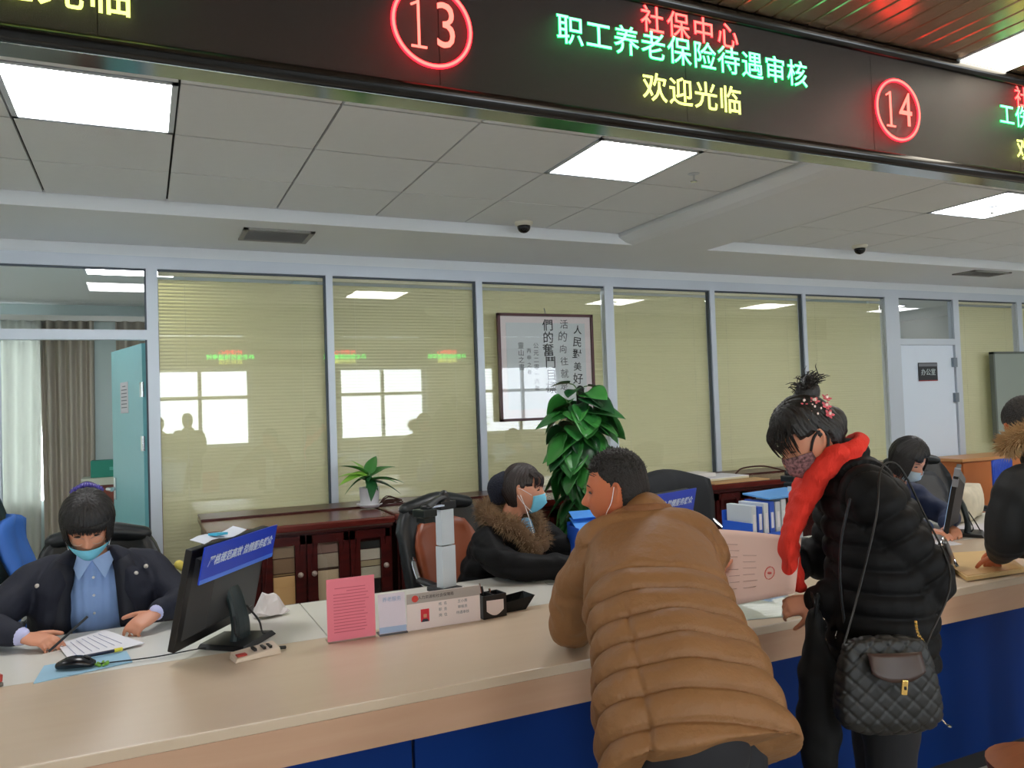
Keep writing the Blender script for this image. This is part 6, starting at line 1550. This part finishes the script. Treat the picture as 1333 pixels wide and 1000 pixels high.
h6 = hair_cap('hair', TH, cut_m, mat('short_black_hair', (26, 20, 17), .6), P6, .0010, 90)
eyes(TH, P6)
spine = [V((3.16, 1.70, .72)), V((3.17, 1.72, .88)), V((3.19, 1.77, 1.02)), V((3.22, 1.86, 1.16)), V((3.23, 1.94, 1.27))]
aL = [V((3.13, 1.92, 1.2)), V((3.05, 1.955, 1.185)), V((3.025, 1.99, 1.08)), V((3.03, 2.02, .97)), V((3.12, 2.09, .925)), V((3.19, 2.145, .885))]
aR = [V((3.32, 1.88, 1.2)), V((3.40, 1.86, 1.185)), V((3.46, 1.92, 1.08)), V((3.50, 2.0, .97)), V((3.46, 2.12, .91)), V((3.42, 2.22, .87))]
parts = [dict(pts=spine, rad=[(.215, .165), (.21, .17), (.20, .165), (.19, .15), (.12, .10)], ref=fw, seg=26, sub=4)]
for a_ in (aL, aR): parts.append(dict(pts=a_, rad=[.08, .085, .080, .075, .064, .052], ref=fw, seg=16, sub=4))
parts.append(dict(pts=[V((3.22, 1.86, 1.27)), V((3.21, 1.88, 1.34))], rad=[(.12, .07), (.10, .05)], ref=fw, seg=18, sub=3))
ct = garment('black_parka', parts, mat('black_parka_cloth', (14, 15, 17), .7), P6, .0075, 4, lambda P: wr_noise(P, 14, .008, 17))
nk = V((3.215, 1.955, 1.375)); path = []
for k in range(13):
    a = -2.2+k*(4.4/12); path.append(nk-fw*.115*math.cos(a)-sd*.135*math.sin(a)*-1+V((0, 0, .055*math.cos(a)-.02)))
b = B(); tube(b, path, [.034]*13, seg=12, sub=3, ref=(0, 0, 1)); obj('fur_collar', b, mat('fur_tan_under', (150, 116, 76), .9), ct, smooth=True)
b = B(); fur(b, path, 4200, .042, random.Random(22), .034, w=.0015); obj('fur_trim', b, mat('fur_tan', (190, 156, 112), .8, noise_amt=.4, noise_scale=18), ct, kind='stuff')
trousers(P6, J, mat('dark_grey_trousers', (30, 32, 36), .8), 1.1); shoes(P6, J, M_BLACKP)

# ============ 7. two people waiting by the window wall (mirrored in the left glass pane)
for (x, y, lab_, col, hc) in ((.64, -1.85, 'person in dark coat waiting by the window, visible only mirrored in the glass pane', (34, 36, 40), 1.42), (.22, -1.72, 'shorter person in grey coat waiting by the window, visible only mirrored in glass', (60, 58, 60), 1.38)):
    fw = V((-.3, -.95, 0)).normalized(); sd = V((-fw.y, fw.x, 0)); o_ = V((x, y, 0)); k = hc/1.42
    J = dict(fwd=fw, side=sd, pelvis=o_+V((0, 0, .90*k)), waist=o_+V((0, 0, 1.03*k)), chest=o_+V((0, 0, 1.22*k)), neck=o_+V((0, 0, 1.38*k)))
    for S, s in (('L', -1), ('R', 1)):
        J['sh'+S] = o_+sd*s*.18+V((0, 0, 1.31*k)); J['el'+S] = o_+sd*s*.22+V((0, 0, 1.05*k)); J['wr'+S] = o_+sd*s*.14+fw*.18+V((0, 0, .98*k)); J['hand'+S] = ((tuple(fw*.8-sd*s*.5), (0, 0, 1), s), dict(curl=(.4, .5, .5, .5), size=.9))
    legs_standing(J, fw, sd, .01, .1)
    TH = head_T(o_+fw*.03+V((0, 0, 1.52*k)), fw+V((0, 0, -.1)), (0, 0, 1), .98)
    P7 = person(lab_, J, TH, M_SKIN, False, .009); hair_cap('hair', TH, cut_m, M_HAIR, P7, .001, 60)
    parts = [dict(pts=[o_+V((0, 0, .72*k)), o_+V((0, 0, 1.0*k)), o_+V((0, 0, 1.22*k)), o_+V((0, 0, 1.35*k))], rad=[(.21, .16), (.20, .15), (.20, .14), (.10, .09)], ref=fw, seg=20, sub=3, round_ends=(False, True))]
    for S, s in (('L', -1), ('R', 1)): parts.append(dict(pts=[o_+sd*s*.10+V((0, 0, 1.30*k)), J['sh'+S]-V((0, 0, .02)), J['el'+S], J['wr'+S]], rad=[.07, .075, .065, .05], ref=fw, seg=14, sub=4))
    garment('winter_coat', parts, mat('waiting_coat_%d' % col[0], col, .8), P7, .01, 4, lambda P: wr_noise(P, 16, .006, 3))
    trousers(P7, J, mat('dark_trousers', (24, 24, 30), .8)); shoes(P7, J, M_BLACKP)
